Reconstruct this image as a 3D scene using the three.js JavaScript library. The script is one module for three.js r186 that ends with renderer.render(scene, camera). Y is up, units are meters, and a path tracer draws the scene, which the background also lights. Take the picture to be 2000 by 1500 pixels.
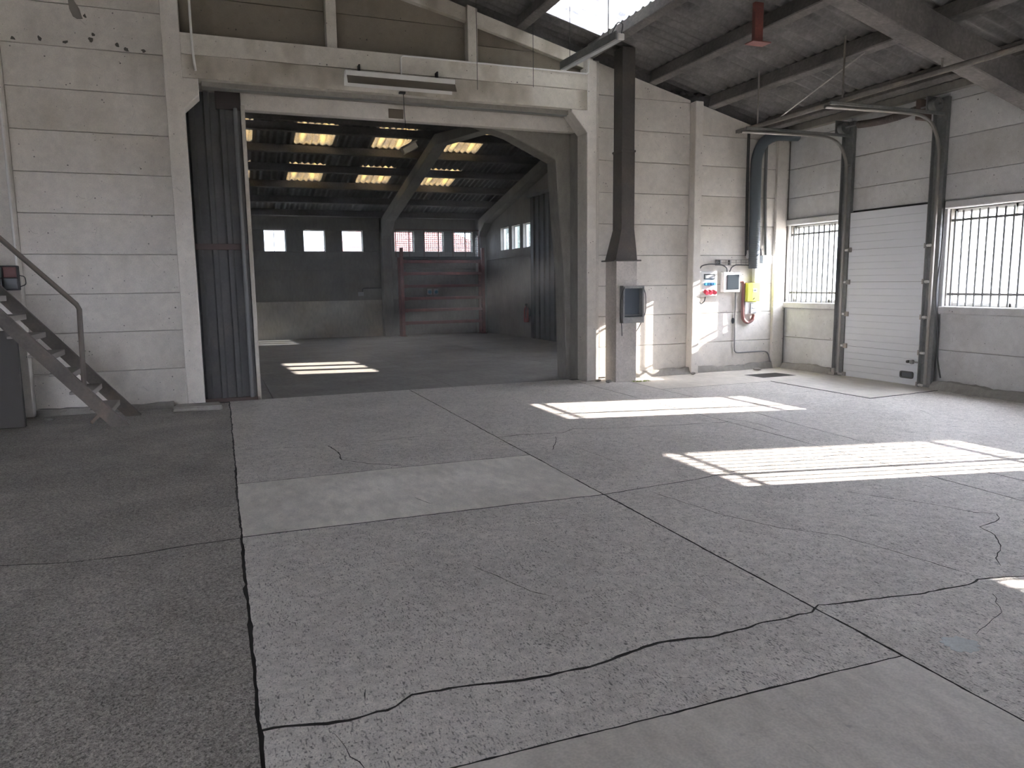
import * as THREE from 'three';
import { mergeGeometries } from 'three/addons/utils/BufferGeometryUtils.js';

// ---------------------------------------------------------------- camera, sky, sun, exposure
const scene = new THREE.Scene();
const renderer = new THREE.WebGLRenderer({ antialias: true });
renderer.toneMapping = THREE.LinearToneMapping;
renderer.toneMappingExposure = 5.5;
renderer.shadowMap.enabled = true;
const camera = new THREE.PerspectiveCamera(54.88, 2000 / 1500, 0.05, 400);
camera.position.set(0, 1.5, 0);
camera.rotation.order = 'YXZ';
camera.rotation.set(-0.13554, -0.37285, -0.01279);
scene.background = new THREE.Color().setRGB(0.90, 0.96, 1.11);
scene.backgroundIntensity = 8.2;
const sun = new THREE.DirectionalLight(new THREE.Color().setRGB(1.0, 0.935, 0.86), 8);
sun.shadow.radius = 0.6;
sun.position.set(60, 60 * 0.413, 60 * 0.225 - 6);
sun.target.position.set(0, 0, -6);
sun.castShadow = true;
sun.shadow.mapSize.set(4096, 4096);
Object.assign(sun.shadow.camera, { left: -40, right: 40, top: 30, bottom: -30, near: 1, far: 160 });
scene.add(sun, sun.target);

// ---------------------------------------------------------------- helpers
function rng(a) { return () => { a |= 0; a = a + 0x6D2B79F5 | 0; let t = Math.imul(a ^ a >>> 15, 1 | a); t = t + Math.imul(t ^ t >>> 7, 61 | t) ^ t; return ((t ^ t >>> 14) >>> 0) / 4294967296; }; }
const V3 = (x, y, z) => new THREE.Vector3(x, y, z);
const taken = new Map();
function numbered(name) { const n = taken.get(name) ?? 0; taken.set(name, n + 1); return n ? name + '_' + String(n).padStart(3, '0') : name; }
function tag(o, label, category, opt = {}) { o.userData.label = label; o.userData.category = category; if (opt.group) o.userData.group = opt.group; if (opt.kind) o.userData.kind = opt.kind; return o; }
function thing(name, label, category, pos = [0, 0, 0], opt = {}) { const g = new THREE.Group(); g.name = numbered(name); g.position.set(...pos); scene.add(g); return tag(g, label, category, opt); }
const struct = (name, label, category, pos = [0, 0, 0]) => thing(name, label, category, pos, { kind: 'structure' });
// a mesh whose geometry is given in world metres, put under a parent that may be moved
function part(parent, name, geo, mat, label) {
  const m = new THREE.Mesh(geo, mat); m.name = name; m.castShadow = m.receiveShadow = true;
  const o = V3(0, 0, 0); for (let q = parent; q; q = q.parent) o.add(q.position);
  m.position.copy(o).negate(); parent.add(m); if (label) m.userData.label = label; return m;
}
function rename(root) { const seen = {}; for (const c of root.children) { const k = c.name.replace(/_\d{3}$/, ''); const n = seen[k] = (seen[k] ?? -1) + 1; c.name = n ? k + '_' + String(n).padStart(3, '0') : k; rename(c); } }
const single = (name, label, category, geo, mat, opt = {}) => { const m = new THREE.Mesh(geo, mat); m.name = numbered(name); m.castShadow = m.receiveShadow = true; scene.add(m); return tag(m, label, category, opt); };

// uv in metres by the way each face points
const uvr = rng(77);
function boxUV(g, ou = uvr() * 9, ov = uvr() * 9) {
  if (g.index) g = g.toNonIndexed();
  if (!g.attributes.normal) g.computeVertexNormals();
  const p = g.attributes.position, n = p.count, uv = new Float32Array(n * 2), a = V3(), b = V3(), c = V3(), ab = V3(), ac = V3();
  for (let i = 0; i < n; i += 3) {
    a.fromBufferAttribute(p, i); b.fromBufferAttribute(p, i + 1); c.fromBufferAttribute(p, i + 2);
    const nn = ab.subVectors(b, a).cross(ac.subVectors(c, a)); const x = Math.abs(nn.x), y = Math.abs(nn.y), z = Math.abs(nn.z);
    [a, b, c].forEach((q, k) => { let u, v; if (y >= x && y >= z) { u = q.x; v = q.z; } else if (x >= z) { u = q.z; v = q.y; } else { u = q.x; v = q.y; } uv[(i + k) * 2] = u + ou; uv[(i + k) * 2 + 1] = v + ov; });
  }
  g.setAttribute('uv', new THREE.BufferAttribute(uv, 2));
  return g;
}
// box between two corners with chamfered edges, world metres
function bx(x0, x1, y0, y1, z0, z1, b = 0.006) {
  const c = [(x0 + x1) / 2, (y0 + y1) / 2, (z0 + z1) / 2], h = [Math.abs(x1 - x0) / 2, Math.abs(y1 - y0) / 2, Math.abs(z1 - z0) / 2];
  b = Math.min(b, h[0] * 0.8, h[1] * 0.8, h[2] * 0.8);
  const pos = [], P = (s, k) => [0, 1, 2].map((i) => c[i] + s[i] * (i === k ? h[i] : h[i] - b));
  const tri = (p, q, r) => { // outward
    const n = V3(...q).sub(V3(...p)).cross(V3(...r).sub(V3(...p))), m = V3((p[0] + q[0] + r[0]) / 3 - c[0], (p[1] + q[1] + r[1]) / 3 - c[1], (p[2] + q[2] + r[2]) / 3 - c[2]);
    pos.push(...p, ...(n.dot(m) >= 0 ? [...q, ...r] : [...r, ...q]));
  };
  const quad = (p, q, r, s) => { tri(p, q, r); tri(p, r, s); };
  for (let k = 0; k < 3; k++) for (const s of [-1, 1]) {
    const i = (k + 1) % 3, j = (k + 2) % 3, f = (u, v) => { const t = [0, 0, 0]; t[k] = s; t[i] = u; t[j] = v; return t; };
    quad(P(f(-1, -1), k), P(f(1, -1), k), P(f(1, 1), k), P(f(-1, 1), k));
    for (const u of [-1, 1]) if (k < i || true) { // edge between face k (sign s) and face i (sign u), once
      const e = (w) => { const t = [0, 0, 0]; t[k] = s; t[i] = u; t[j] = w; return t; };
      quad(P(e(-1), k), P(e(1), k), P(e(1), i), P(e(-1), i));
    }
  }
  for (const a of [-1, 1]) for (const d of [-1, 1]) for (const e of [-1, 1]) tri(P([a, d, e], 0), P([a, d, e], 1), P([a, d, e], 2));
  const g = new THREE.BufferGeometry(); g.setAttribute('position', new THREE.Float32BufferAttribute(pos, 3)); g.computeVertexNormals();
  return boxUV(g);
}
// straight bar of rectangular section between two points
function bar(a, b, w, h, up = V3(0, 1, 0)) {
  const d = V3().subVectors(b, a), L = d.length(); d.normalize();
  const s = V3().crossVectors(d, up); if (s.lengthSq() < 1e-6) s.set(1, 0, 0); s.normalize(); const u = V3().crossVectors(s, d).normalize();
  const g = bx(-w / 2, w / 2, -h / 2, h / 2, -L / 2, L / 2, Math.min(w, h) * 0.12);
  g.applyMatrix4(new THREE.Matrix4().makeBasis(s, u, d.clone().negate()).setPosition(V3().addVectors(a, b).multiplyScalar(0.5)));
  g.computeVertexNormals(); return g;
}
function tube(pts, r, seg = 40, rad = 8, smooth = true) {
  const c = smooth ? new THREE.CatmullRomCurve3(pts, false, 'catmullrom', 0.35) : (() => { const k = new THREE.CurvePath(); for (let i = 1; i < pts.length; i++) k.add(new THREE.LineCurve3(pts[i - 1], pts[i])); return k; })();
  return new THREE.TubeGeometry(c, seg, r, rad, false);
}
function cyl(a, b, r, r2 = r, n = 16) {
  const d = V3().subVectors(b, a), L = d.length(), g = new THREE.CylinderGeometry(r2, r, L, n, 1);
  g.applyQuaternion(new THREE.Quaternion().setFromUnitVectors(V3(0, 1, 0), d.normalize())); g.translate((a.x + b.x) / 2, (a.y + b.y) / 2, (a.z + b.z) / 2); return g;
}
const merge = (...l) => mergeGeometries(l.flat().map((g) => { g = g.index ? g.toNonIndexed() : g; for (const k of Object.keys(g.attributes)) if (!['position', 'normal', 'uv'].includes(k)) g.deleteAttribute(k); return g; }));
// polygon (list of [u, v]) extruded: axis 'z' (u = x, v = y) or 'x' (u = z, v = y) or 'y' (u = x, v = z)
function prism(poly, axis, a, b, holes = [], bevel = 0) {
  const sh = new THREE.Shape(poly.map((p) => new THREE.Vector2(p[0], p[1])));
  for (const h of holes) sh.holes.push(new THREE.Path(h.map((p) => new THREE.Vector2(p[0], p[1]))));
  let g = new THREE.ExtrudeGeometry(sh, { depth: Math.abs(b - a) - 2 * bevel, bevelEnabled: bevel > 0, bevelThickness: bevel, bevelSize: bevel, bevelOffset: -bevel, bevelSegments: 1, curveSegments: 6 });
  g.translate(0, 0, Math.min(a, b) + bevel);
  const p = g.attributes.position;
  if (axis !== 'z') {
    for (let i = 0; i < p.count; i++) { const x = p.getX(i), y = p.getY(i), z = p.getZ(i); axis === 'x' ? p.setXYZ(i, z, y, x) : p.setXYZ(i, x, z, y); }
    if (g.index) g = g.toNonIndexed();
    const q = g.attributes.position; // mirror fixed by turning the triangles
    for (let i = 0; i < q.count; i += 3) { const x = q.getX(i + 1), y = q.getY(i + 1), z = q.getZ(i + 1); q.setXYZ(i + 1, q.getX(i + 2), q.getY(i + 2), q.getZ(i + 2)); q.setXYZ(i + 2, x, y, z); }
  }
  if (g.index) g = g.toNonIndexed();
  g.computeVertexNormals(); return boxUV(g);
}

// ---------------------------------------------------------------- textures
function vnoise(N, cx, cy, seed) { // periodic value noise
  const r = rng(seed), L = new Float32Array(cx * cy).map(() => r() * 2 - 1), o = new Float32Array(N * N);
  const X0 = new Int32Array(N), X1 = new Int32Array(N), T = new Float32Array(N);
  for (let x = 0; x < N; x++) { const f = x * cx / N, i = Math.floor(f), t = f - i; X0[x] = i % cx; X1[x] = (i + 1) % cx; T[x] = t * t * (3 - 2 * t); }
  for (let y = 0; y < N; y++) {
    const f = y * cy / N, j = Math.floor(f), t = f - j, s = t * t * (3 - 2 * t), a = (j % cy) * cx, b = ((j + 1) % cy) * cx;
    for (let x = 0; x < N; x++) { const u = T[x], p = L[a + X0[x]], q = L[a + X1[x]], m = L[b + X0[x]], n = L[b + X1[x]], k = p + (q - p) * u; o[y * N + x] = k + (m + (n - m) * u - k) * s; }
  }
  return o;
}
function fbm(N, c, oct, seed, ay = 1) { const o = new Float32Array(N * N); let a = 0.5; for (let k = 0; k < oct; k++) { const cx = Math.min(N, c << k), n = vnoise(N, cx, Math.max(1, Math.min(N, Math.round(cx * ay))), seed + k * 17); for (let i = 0; i < o.length; i++) o[i] += n[i] * a; a *= 0.55; } return o; }
const clamp = (v) => v < 0 ? 0 : v > 255 ? 255 : v;
function tex(N, data, srgb, metres) {
  const t = new THREE.DataTexture(data, N, N, THREE.RGBAFormat); t.magFilter = THREE.LinearFilter; t.minFilter = THREE.LinearMipmapLinearFilter; t.generateMipmaps = true;
  t.wrapS = t.wrapT = THREE.RepeatWrapping; t.repeat.set(1 / metres, 1 / metres); if (srgb) t.colorSpace = THREE.SRGBColorSpace; t.needsUpdate = true; return t;
}
function maps(N, metres, fn) { // fn(i) -> [r, g, b, height 0..1]
  const c = new Uint8Array(N * N * 4), h = new Uint8Array(N * N * 4);
  for (let i = 0; i < N * N; i++) { const v = fn(i), k = i * 4; c[k] = clamp(v[0]); c[k + 1] = clamp(v[1]); c[k + 2] = clamp(v[2]); c[k + 3] = 255; h[k] = h[k + 1] = h[k + 2] = clamp(v[3] * 255); h[k + 3] = 255; }
  return { map: tex(N, c, true, metres), bumpMap: tex(N, h, false, metres) };
}
const mat = (color, roughness = 0.8, extra = {}) => new THREE.MeshStandardMaterial({ color, roughness, ...extra });
const M = {};
{ // rough worn concrete: open grain, pits drawn out along the trowel strokes
  const N = 2048, a = fbm(N, 5, 4, 11), b = fbm(N, 90, 4, 21), g = vnoise(N, 1024, 1024, 31), p = vnoise(N, 640, 260, 41), q = vnoise(N, 340, 300, 51), s = fbm(N, 24, 3, 61);
  const t = maps(N, 3, (i) => {
    const pit = Math.max(0, p[i] - 0.42 - 0.2 * s[i]) * 1.5 + Math.max(0, q[i] - 0.62) * 1.3, k = 1 + 0.08 * a[i] + 0.11 * b[i] + 0.10 * g[i] - 0.5 * Math.min(1, pit);
    return [206 * k, 201 * k, 194 * k, 0.62 + 0.22 * b[i] + 0.08 * g[i] - 0.5 * Math.min(1, pit)];
  });
  M.rough = new THREE.MeshStandardMaterial({ ...t, bumpScale: 0.004, roughness: 0.72, color: '#ffffff' });
  const e = fbm(N, 260, 3, 121), f = vnoise(N, 560, 460, 131), w = fbm(N, 8, 4, 141);
  const t2 = maps(N, 3, (i) => { // scoured slab with the aggregate showing
    const pit = Math.max(0, f[i] - 0.2) * 1.0, k = 1 + 0.13 * w[i] + 0.26 * e[i] + 0.20 * g[i] - 0.45 * Math.min(1, pit);
    return [158 * k, 153 * k, 145 * k, 0.6 + 0.3 * e[i] + 0.1 * g[i] - 0.4 * Math.min(1, pit)];
  });
  M.scoured = new THREE.MeshStandardMaterial({ ...t2, bumpScale: 0.006, roughness: 0.95 });
}
{ // trowelled concrete
  const N = 1024, a = fbm(N, 4, 5, 211), b = fbm(N, 60, 4, 221, 0.4), g = vnoise(N, 512, 512, 231), q = vnoise(N, 200, 90, 241);
  const t = maps(N, 3, (i) => { const pit = Math.max(0, q[i] - 0.86) * 2.5, k = 1 + 0.13 * a[i] + 0.08 * b[i] + 0.05 * g[i] - 0.4 * pit; return [226 * k, 223 * k + 1.5 * a[i], 217 * k + 3 * a[i], 0.6 + 0.2 * b[i] + 0.06 * g[i] - 0.5 * pit]; });
  M.smooth = new THREE.MeshStandardMaterial({ ...t, bumpScale: 0.003, roughness: 0.58, color: '#e2dfda' });
  M.patch = new THREE.MeshStandardMaterial({ ...t, bumpScale: 0.002, roughness: 0.75, color: '#fffefb' });
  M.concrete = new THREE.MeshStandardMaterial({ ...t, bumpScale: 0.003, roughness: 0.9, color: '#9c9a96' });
  M.dirt = mat('#221e1a', 1);
}
{ // white-painted precast panels: cloudy coat, fly specks, scuffs, rusty bleeding
  const N = 1024, a = fbm(N, 3, 5, 311), b = fbm(N, 40, 4, 321), g = vnoise(N, 512, 512, 331), st = fbm(N, 5, 4, 341, 0.4), dots = new Float32Array(N * N), r = rng(351);
  for (let k = 0; k < 260; k++) { const x = r() * N, y = r() * N, R = 0.7 + r() * r() * 3.2, d = 0.2 + r() * 0.5; for (let v = -4; v <= 4; v++) for (let u = -4; u <= 4; u++) if (u * u + v * v < R * R) dots[((Math.floor(y + v) + N) % N) * N + (Math.floor(x + u) + N) % N] = d; }
  for (let k = 0; k < 30; k++) { let x = r() * N, y = r() * N, t = r() * 6.28, n = 10 + r() * 45, d = 0.12 + r() * 0.3; for (; n-- > 0;) { x += Math.cos(t); y += Math.sin(t); t += (r() - 0.5) * 0.35; dots[((Math.floor(y) % N + N) % N) * N + (Math.floor(x) % N + N) % N] = d; } }
  const paint = (base, dirt) => maps(N, 2.6, (i) => {
    const s = Math.max(0, st[i] - 0.14) * dirt, k = (1 + 0.055 * a[i] + 0.05 * b[i] + 0.035 * g[i]) * (1 - dots[i] * 0.8) * (1 - 0.6 * s);
    return [base[0] * k, base[1] * k * (1 - 0.06 * s), base[2] * k * (1 - 0.16 * s), 0.6 + 0.2 * b[i] + 0.08 * g[i] + 0.1 * a[i] - 0.3 * dots[i]];
  });
  M.paint = new THREE.MeshStandardMaterial({ ...paint([219, 214, 206], 0.22), bumpScale: 0.003, roughness: 0.85 });
  M.paintDirty = new THREE.MeshStandardMaterial({ ...paint([208, 203, 192], 0.8), bumpScale: 0.003, roughness: 0.9 });
  M.paintCoolCast = new THREE.MeshStandardMaterial({ map: M.paint.map, bumpMap: M.paint.bumpMap, bumpScale: 0.003, roughness: 0.85, color: '#f0f6ff' });  // copy of the paint with the cool cast of haze in its tint
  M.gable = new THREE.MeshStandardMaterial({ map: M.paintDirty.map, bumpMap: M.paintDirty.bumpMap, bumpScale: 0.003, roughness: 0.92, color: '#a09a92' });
}
{ // fibre cement, weathered
  const N = 512, a = fbm(N, 4, 5, 411), b = fbm(N, 60, 3, 421);
  const t = maps(N, 1.5, (i) => { const k = 1 + 0.25 * a[i] + 0.18 * b[i]; return [104 * k, 102 * k, 101 * k, 0.5 + 0.3 * b[i]]; });
  M.roof = new THREE.MeshStandardMaterial({ ...t, bumpScale: 0.002, roughness: 0.95 });
  M.purlin = new THREE.MeshStandardMaterial({ ...t, bumpScale: 0.002, roughness: 0.95, color: '#fbf8f4' });
  const t2 = maps(N, 1.2, (i) => { const k = 1 + 0.18 * a[i] + 0.12 * b[i], rr = Math.max(0, a[i] - 0.15) * 60; return [140 * k + rr * 0.5, 136 * k + rr * 0.25, 131 * k, 0.5 + 0.3 * b[i]]; });
  M.duct = new THREE.MeshStandardMaterial({ ...t2, bumpScale: 0.001, roughness: 0.6, metalness: 0.1, color: '#8f8b89' });
  const t3 = maps(N, 1.2, (i) => { const k = 1 + 0.14 * a[i] + 0.10 * b[i]; return [182 * k, 176 * k, 169 * k, 0.5 + 0.3 * b[i]]; });
  M.ductlow = new THREE.MeshStandardMaterial({ ...t3, bumpScale: 0.001, roughness: 0.8, metalness: 0, color: '#ffffff' });
  M.darkdoor = new THREE.MeshStandardMaterial({ ...t2, bumpScale: 0.001, roughness: 0.6, metalness: 0.2, color: '#7d8287' });
  M.steel = new THREE.MeshStandardMaterial({ ...t2, bumpScale: 0.0005, roughness: 0.5, metalness: 0.15, color: '#ccd6de' });
  M.galv = new THREE.MeshStandardMaterial({ ...t2, bumpScale: 0.0004, roughness: 0.4, metalness: 0.3, color: '#ffffff' });
  M.stair = new THREE.MeshStandardMaterial({ ...t2, bumpScale: 0.001, roughness: 0.7, metalness: 0.1, color: '#b3aca4' });
  M.red = new THREE.MeshStandardMaterial({ ...t2, bumpScale: 0.0006, roughness: 0.6, color: '#d98884' });
  M.rust = new THREE.MeshStandardMaterial({ ...t2, bumpScale: 0.001, roughness: 0.85, color: '#b08a7c' });
}
M.black = mat('#17181a', 0.6); M.cable = mat('#2c2c2e', 0.6); M.white = mat('#e2e1dd', 0.6); M.grey = mat('#a9adb0', 0.55); M.doorwhite = mat('#dfe3e8', 0.5);
M.glass = new THREE.MeshPhysicalMaterial({ color: '#fbf9fa', roughness: 0, transmission: 1, thickness: 0, ior: 1.45 });
M.dimglass = new THREE.MeshPhysicalMaterial({ color: '#8c9196', roughness: 0, transmission: 1, thickness: 0, ior: 1.45 });  // panes tinted dark to dim the daylight entering the far room
M.smoked = new THREE.MeshStandardMaterial({ color: '#3f474d', roughness: 0.15 });
{ // translucent sheets, weathered in streaks down the slope
  const N = 256, a = fbm(N, 6, 4, 511, 0.25), b = fbm(N, 30, 3, 521);
  const sheet = (c) => maps(N, 1, (i) => { const k = 1 + 0.45 * a[i] + 0.15 * b[i]; return [c[0] * k, c[1] * k, c[2] * k * (1 - 0.2 * a[i]), 0.5]; }).map;
  M.sky = new THREE.MeshPhysicalMaterial({ map: sheet([225, 225, 215]), roughness: 1, transmission: 0.05, thickness: 0 });
  M.skyfar = new THREE.MeshPhysicalMaterial({ map: sheet([205, 176, 124]), roughness: 1, transmission: 0.04, thickness: 0 });
}

// ---------------------------------------------------------------- floor
const XR = 9.05, ZA = -10.2;
function n1(seed) { const r = rng(seed), t = Array.from({ length: 512 }, () => r() * 2 - 1); return (x) => { const f = (v) => { const i = Math.floor(v), u = v - i, a = t[((i % 512) + 512) % 512], b = t[(((i + 1) % 512) + 512) % 512]; return a + (b - a) * u; }; return f(x * 2.1) * 0.5 + f(x * 9.3 + 40) * 0.3 + f(x * 31 + 90) * 0.2; }; }
function curve(pts, amp, seed, straight = false) { const n = n1(seed), s = [...pts].sort((a, b) => a[0] - b[0]); return (t) => { let v; if (t <= s[0][0]) v = s[0][1]; else if (t >= s[s.length - 1][0]) v = s[s.length - 1][1]; else { let i = 1; while (s[i][0] < t) i++; const u = (t - s[i - 1][0]) / (s[i][0] - s[i - 1][0]); v = s[i - 1][1] + (s[i][1] - s[i - 1][1]) * u; } return v + amp * n(t); }; }
const K = (v) => () => v;
const J0 = K(-9.05), J1 = curve([[-10.3, 0.04], [0, 0.04]], 0.010, 3), J2 = curve([[-10.3, 2.46], [0, 2.46]], 0.006, 4), J3 = curve([[-10, 4.99], [-7.4, 4.98], [-5.6, 4.98], [0, 4.95]], 0.010, 5), J4 = curve([[-10, 5.7], [-7.1, 5.647], [-6.26, 5.56], [-5.1, 5.48], [0, 5.44]], 0.008, 6), J5 = K(XR), J6 = curve([[-8.8, 7.57], [-6.9, 7.56]], 0.006, 7);
const ZN = K(4), ZF = K(-10.24), ZT = K(-10.34);
const T1 = curve([[0.06, -5.905], [1.6, -5.902], [2.43, -5.874]], 0.008, 8), T2 = curve([[0.05, -4.61], [1, -4.58], [1.78, -4.571], [2.46, -4.523], [2.83, -4.565], [3.25, -4.6], [3.7, -4.68], [4.2, -4.74], [5, -4.8]], 0.014, 9);
const C1 = curve([[0.06, -2.495], [0.276, -2.452], [0.475, -2.46], [0.565, -2.524], [0.756, -2.5], [0.97, -2.459], [1.217, -2.436], [1.42, -2.473], [1.64, -2.512], [1.88, -2.454], [2.11, -2.475], [2.43, -2.474], [2.5, -2.519], [2.82, -2.462], [3.04, -2.429], [3.39, -2.414], [3.45, -2.437], [3.66, -2.383], [4.3, -2.3], [5, -2.2]], 0.024, 10);
const E1 = curve([[0, -2.05], [0.7, -2.055], [1.36, -2.049], [2.46, -2.03]], 0.006, 12), CL = curve([[-9, -5], [-3, -4.9], [-1.21, -4.649], [-0.88, -4.563], [-0.55, -4.538], [-0.31, -4.578], [0.05, -4.593]], 0.02, 13), R1 = curve([[2.46, -6.7], [2.7, -6.72], [3.14, -6.632], [3.32, -6.754], [3.72, -6.623], [4.68, -6.454], [5, -6.4]], 0.03, 14);
const A1 = K(-8.78), A2 = curve([[5.5, -6.95], [7.57, -6.93], [9.05, -7.06]], 0.006, 15);
function slabPoly(L, R, F, N, gap, seed) {
  const [gl, gr, gf, gn] = gap, e = n1(seed), e2 = n1(seed + 50), pts = [], chip = (t, n) => Math.max(0.55, 1 + 0.8 * n(t * 2.3) + 0.8 * n(t * 9.1 + 5));
  const zFL = F(L(F(0))), zFR = F(R(F(0))), zNL = N(L(N(0))), zNR = N(R(N(0)));
  const cnt = (d) => Math.max(2, Math.min(160, Math.round(Math.abs(d) / 0.035)));
  let n, x0, x1;
  x0 = L(zFL) + gl; x1 = R(zFR) - gr; n = cnt(x1 - x0); for (let i = 0; i <= n; i++) { const x = x0 + (x1 - x0) * i / n; pts.push([x, F(x) + gf * chip(x, e)]); }
  n = cnt(zNR - zFR); for (let i = 1; i < n; i++) { const z = zFR + (zNR - zFR) * i / n; pts.push([R(z) - gr * chip(z, e2), z]); }
  x0 = L(zNL) + gl; x1 = R(zNR) - gr; n = cnt(x1 - x0); for (let i = n; i >= 0; i--) { const x = x0 + (x1 - x0) * i / n; pts.push([x, N(x) - gn * chip(x, e)]); }
  n = cnt(zNL - zFL); for (let i = n - 1; i > 0; i--) { const z = zFL + (zNL - zFL) * i / n; pts.push([L(z) + gl * chip(z, e2), z]); }
  return pts;
}
function crackHole(pts, w, seed) { // thin jagged slit along a polyline
  const r = rng(seed), c = [], n = [];
  for (let i = 1; i < pts.length; i++) { const [x0, z0] = pts[i - 1], [x1, z1] = pts[i], k = Math.max(2, Math.round(Math.hypot(x1 - x0, z1 - z0) / 0.05)); for (let j = i === 1 ? 0 : 1; j <= k; j++) c.push([x0 + (x1 - x0) * j / k + (r() - 0.5) * 0.012, z0 + (z1 - z0) * j / k + (r() - 0.5) * 0.012]); }
  const A = [], B = [];
  for (let i = 0; i < c.length; i++) { const a = c[Math.max(0, i - 1)], b = c[Math.min(c.length - 1, i + 1)], d = Math.hypot(b[0] - a[0], b[1] - a[1]) || 1, nx = -(b[1] - a[1]) / d, nz = (b[0] - a[0]) / d, k = i === 0 || i === c.length - 1 ? 0.0006 : w * (0.35 + 0.65 * r()) / 2; A.push([c[i][0] + nx * k, c[i][1] + nz * k]); B.unshift([c[i][0] - nx * k, c[i][1] - nz * k]); }
  return [...A, ...B];
}
const floor = struct('floor', 'cracked grey concrete floor of the hall cast in large slabs', 'floor');
let slabSeed = 900;
function slab(L, R, F, N, m, { gap = [0.004, 0.004, 0.004, 0.004], holes = [], dy = 0 } = {}) {
  const g = prism(slabPoly(L, R, F, N, gap, slabSeed++), 'y', -0.04, dy, holes);
  return part(floor, 'slab', g, [m, M.dirt]); // broken edges dark with ground-in dirt
}
part(floor, 'sub_base', bx(-9.1, 9.1, -0.3, -0.0025, -10.34, 4.05, 0.001), M.dirt);
slab(J0, J1, ZF, CL, M.scoured, { gap: [0, 0.008, 0, 0.005] });
slab(J0, J1, CL, ZN, M.scoured, { gap: [0, 0.012, 0.005, 0] });
slab(J1, J2, ZT, T1, M.rough, { gap: [0.005, 0.0055, 0, 0.0045], holes: [crackHole([[0.1, -7.2], [0.5, -7.08], [0.8, -7.0]], 0.006, 1), crackHole([[0.867, -7.03], [0.915, -6.7], [0.903, -6.38], [1.09, -6.155], [1.33, -5.96]], 0.012, 2), crackHole([[1.15, -7.02], [1.77, -7.07], [2.4, -6.88]], 0.006, 3)] });
slab(J1, J2, T1, T2, M.patch, { gap: [0.005, 0.005, 0.0045, 0.005], dy: 0.0005, holes: [crackHole([[1.2, -5.0], [1.28, -4.8]], 0.0055, 4)] });
slab(J1, J2, T2, C1, M.rough, { gap: [0.006, 0.0055, 0.005, 0.008], holes: [crackHole([[1.18, -3.62], [1.33, -3.2], [1.4, -3.1]], 0.005, 5), crackHole([[0.42, -2.62], [0.40, -2.54]], 0.006, 18)] });
slab(J1, J2, C1, E1, M.rough, { gap: [0.008, 0.0055, 0.006, 0.005], holes: [crackHole([[0.27, -2.38], [0.33, -2.15]], 0.005, 6)] });
slab(J1, J2, E1, ZN, M.smooth, { gap: [0.008, 0.0055, 0.005, 0] });
slab(J2, J3, ZT, R1, M.rough, { gap: [0.0055, 0.0045, 0, 0.0045], holes: [crackHole([[3.05, -7.1], [3.2, -6.85]], 0.007, 7)] });
slab(J2, J3, R1, T2, M.rough, { gap: [0.0055, 0.0045, 0.0045, 0.005], holes: [crackHole([[3.0, -6.5], [2.9, -6.28], [2.72, -5.97]], 0.009, 8), crackHole([[2.95, -6.1], [3.0, -5.6], [3.02, -5.35]], 0.005, 9)] });
slab(J2, J3, T2, C1, M.rough, { gap: [0.0055, 0.0045, 0.005, 0.0055], holes: [crackHole([[2.8, -4.48], [2.93, -3.85], [3.09, -3.47], [3.32, -3.21], [3.39, -2.91], [3.46, -2.6], [3.47, -2.5]], 0.006, 10), crackHole([[4.06, -3.9], [4.23, -3.62], [4.35, -3.44], [4.44, -3.21], [4.54, -3.13], [4.44, -3.04], [4.2, -2.99], [4.15, -2.86], [3.98, -2.7], [3.8, -2.61], [3.72, -2.52]], 0.008, 11)] });
slab(J2, J3, C1, ZN, M.rough, { gap: [0.0055, 0.0045, 0.0055, 0], holes: [crackHole([[3.36, -2.3], [3.2, -2.15], [2.9, -2.05]], 0.0055, 12)] });
slab(J3, J4, ZF, ZN, M.rough, { gap: [0.0045, 0.0045, 0, 0], holes: [crackHole([[5.1, -6.6], [5.2, -6.2], [5.15, -5.8]], 0.01, 13)] });
slab(J4, J5, ZF, A1, M.smooth, { gap: [0.0045, 0, 0, 0.005], holes: [[[7.72, -9.56], [8.36, -9.58], [8.42, -9.16], [7.75, -9.14]]] });
slab(J4, J6, A1, A2, M.rough, { gap: [0.0045, 0.005, 0.005, 0], holes: [crackHole([[6.2, -8.0], [6.9, -7.7], [7.4, -7.75]], 0.005, 14)] });
slab(J6, J5, A1, A2, M.smooth, { gap: [0.005, 0, 0.005, 0.006], dy: 0.006 });
slab(J4, J5, A2, ZN, M.rough, { gap: [0.0045, 0, 0.0045, 0], holes: [crackHole([[7.4, -6.1], [7.2, -5.7], [7.3, -5.2]], 0.006, 15), crackHole([[6.0, -6.5], [6.6, -6.2]], 0.005, 16)] });
part(floor, 'pit_bottom', bx(7.6, 8.5, -0.2, -0.002, -9.7, -9.05, 0.001), M.dirt);
{ // filler patch, bluish
  const r = rng(5), p = Array.from({ length: 26 }, (_, i) => { const t = i / 26 * 6.283, k = 0.8 + 0.4 * r(); return [2.76 + Math.cos(t) * 0.075 * k, -2.01 + Math.sin(t) * 0.065 * k]; });
  part(floor, 'filler_patch', prism(p, 'y', -0.01, 0.0012), new THREE.MeshStandardMaterial({ map: M.smooth.map, roughness: 0.8, color: '#dfe9ee' }), 'pale bluish filler patch');
}

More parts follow.
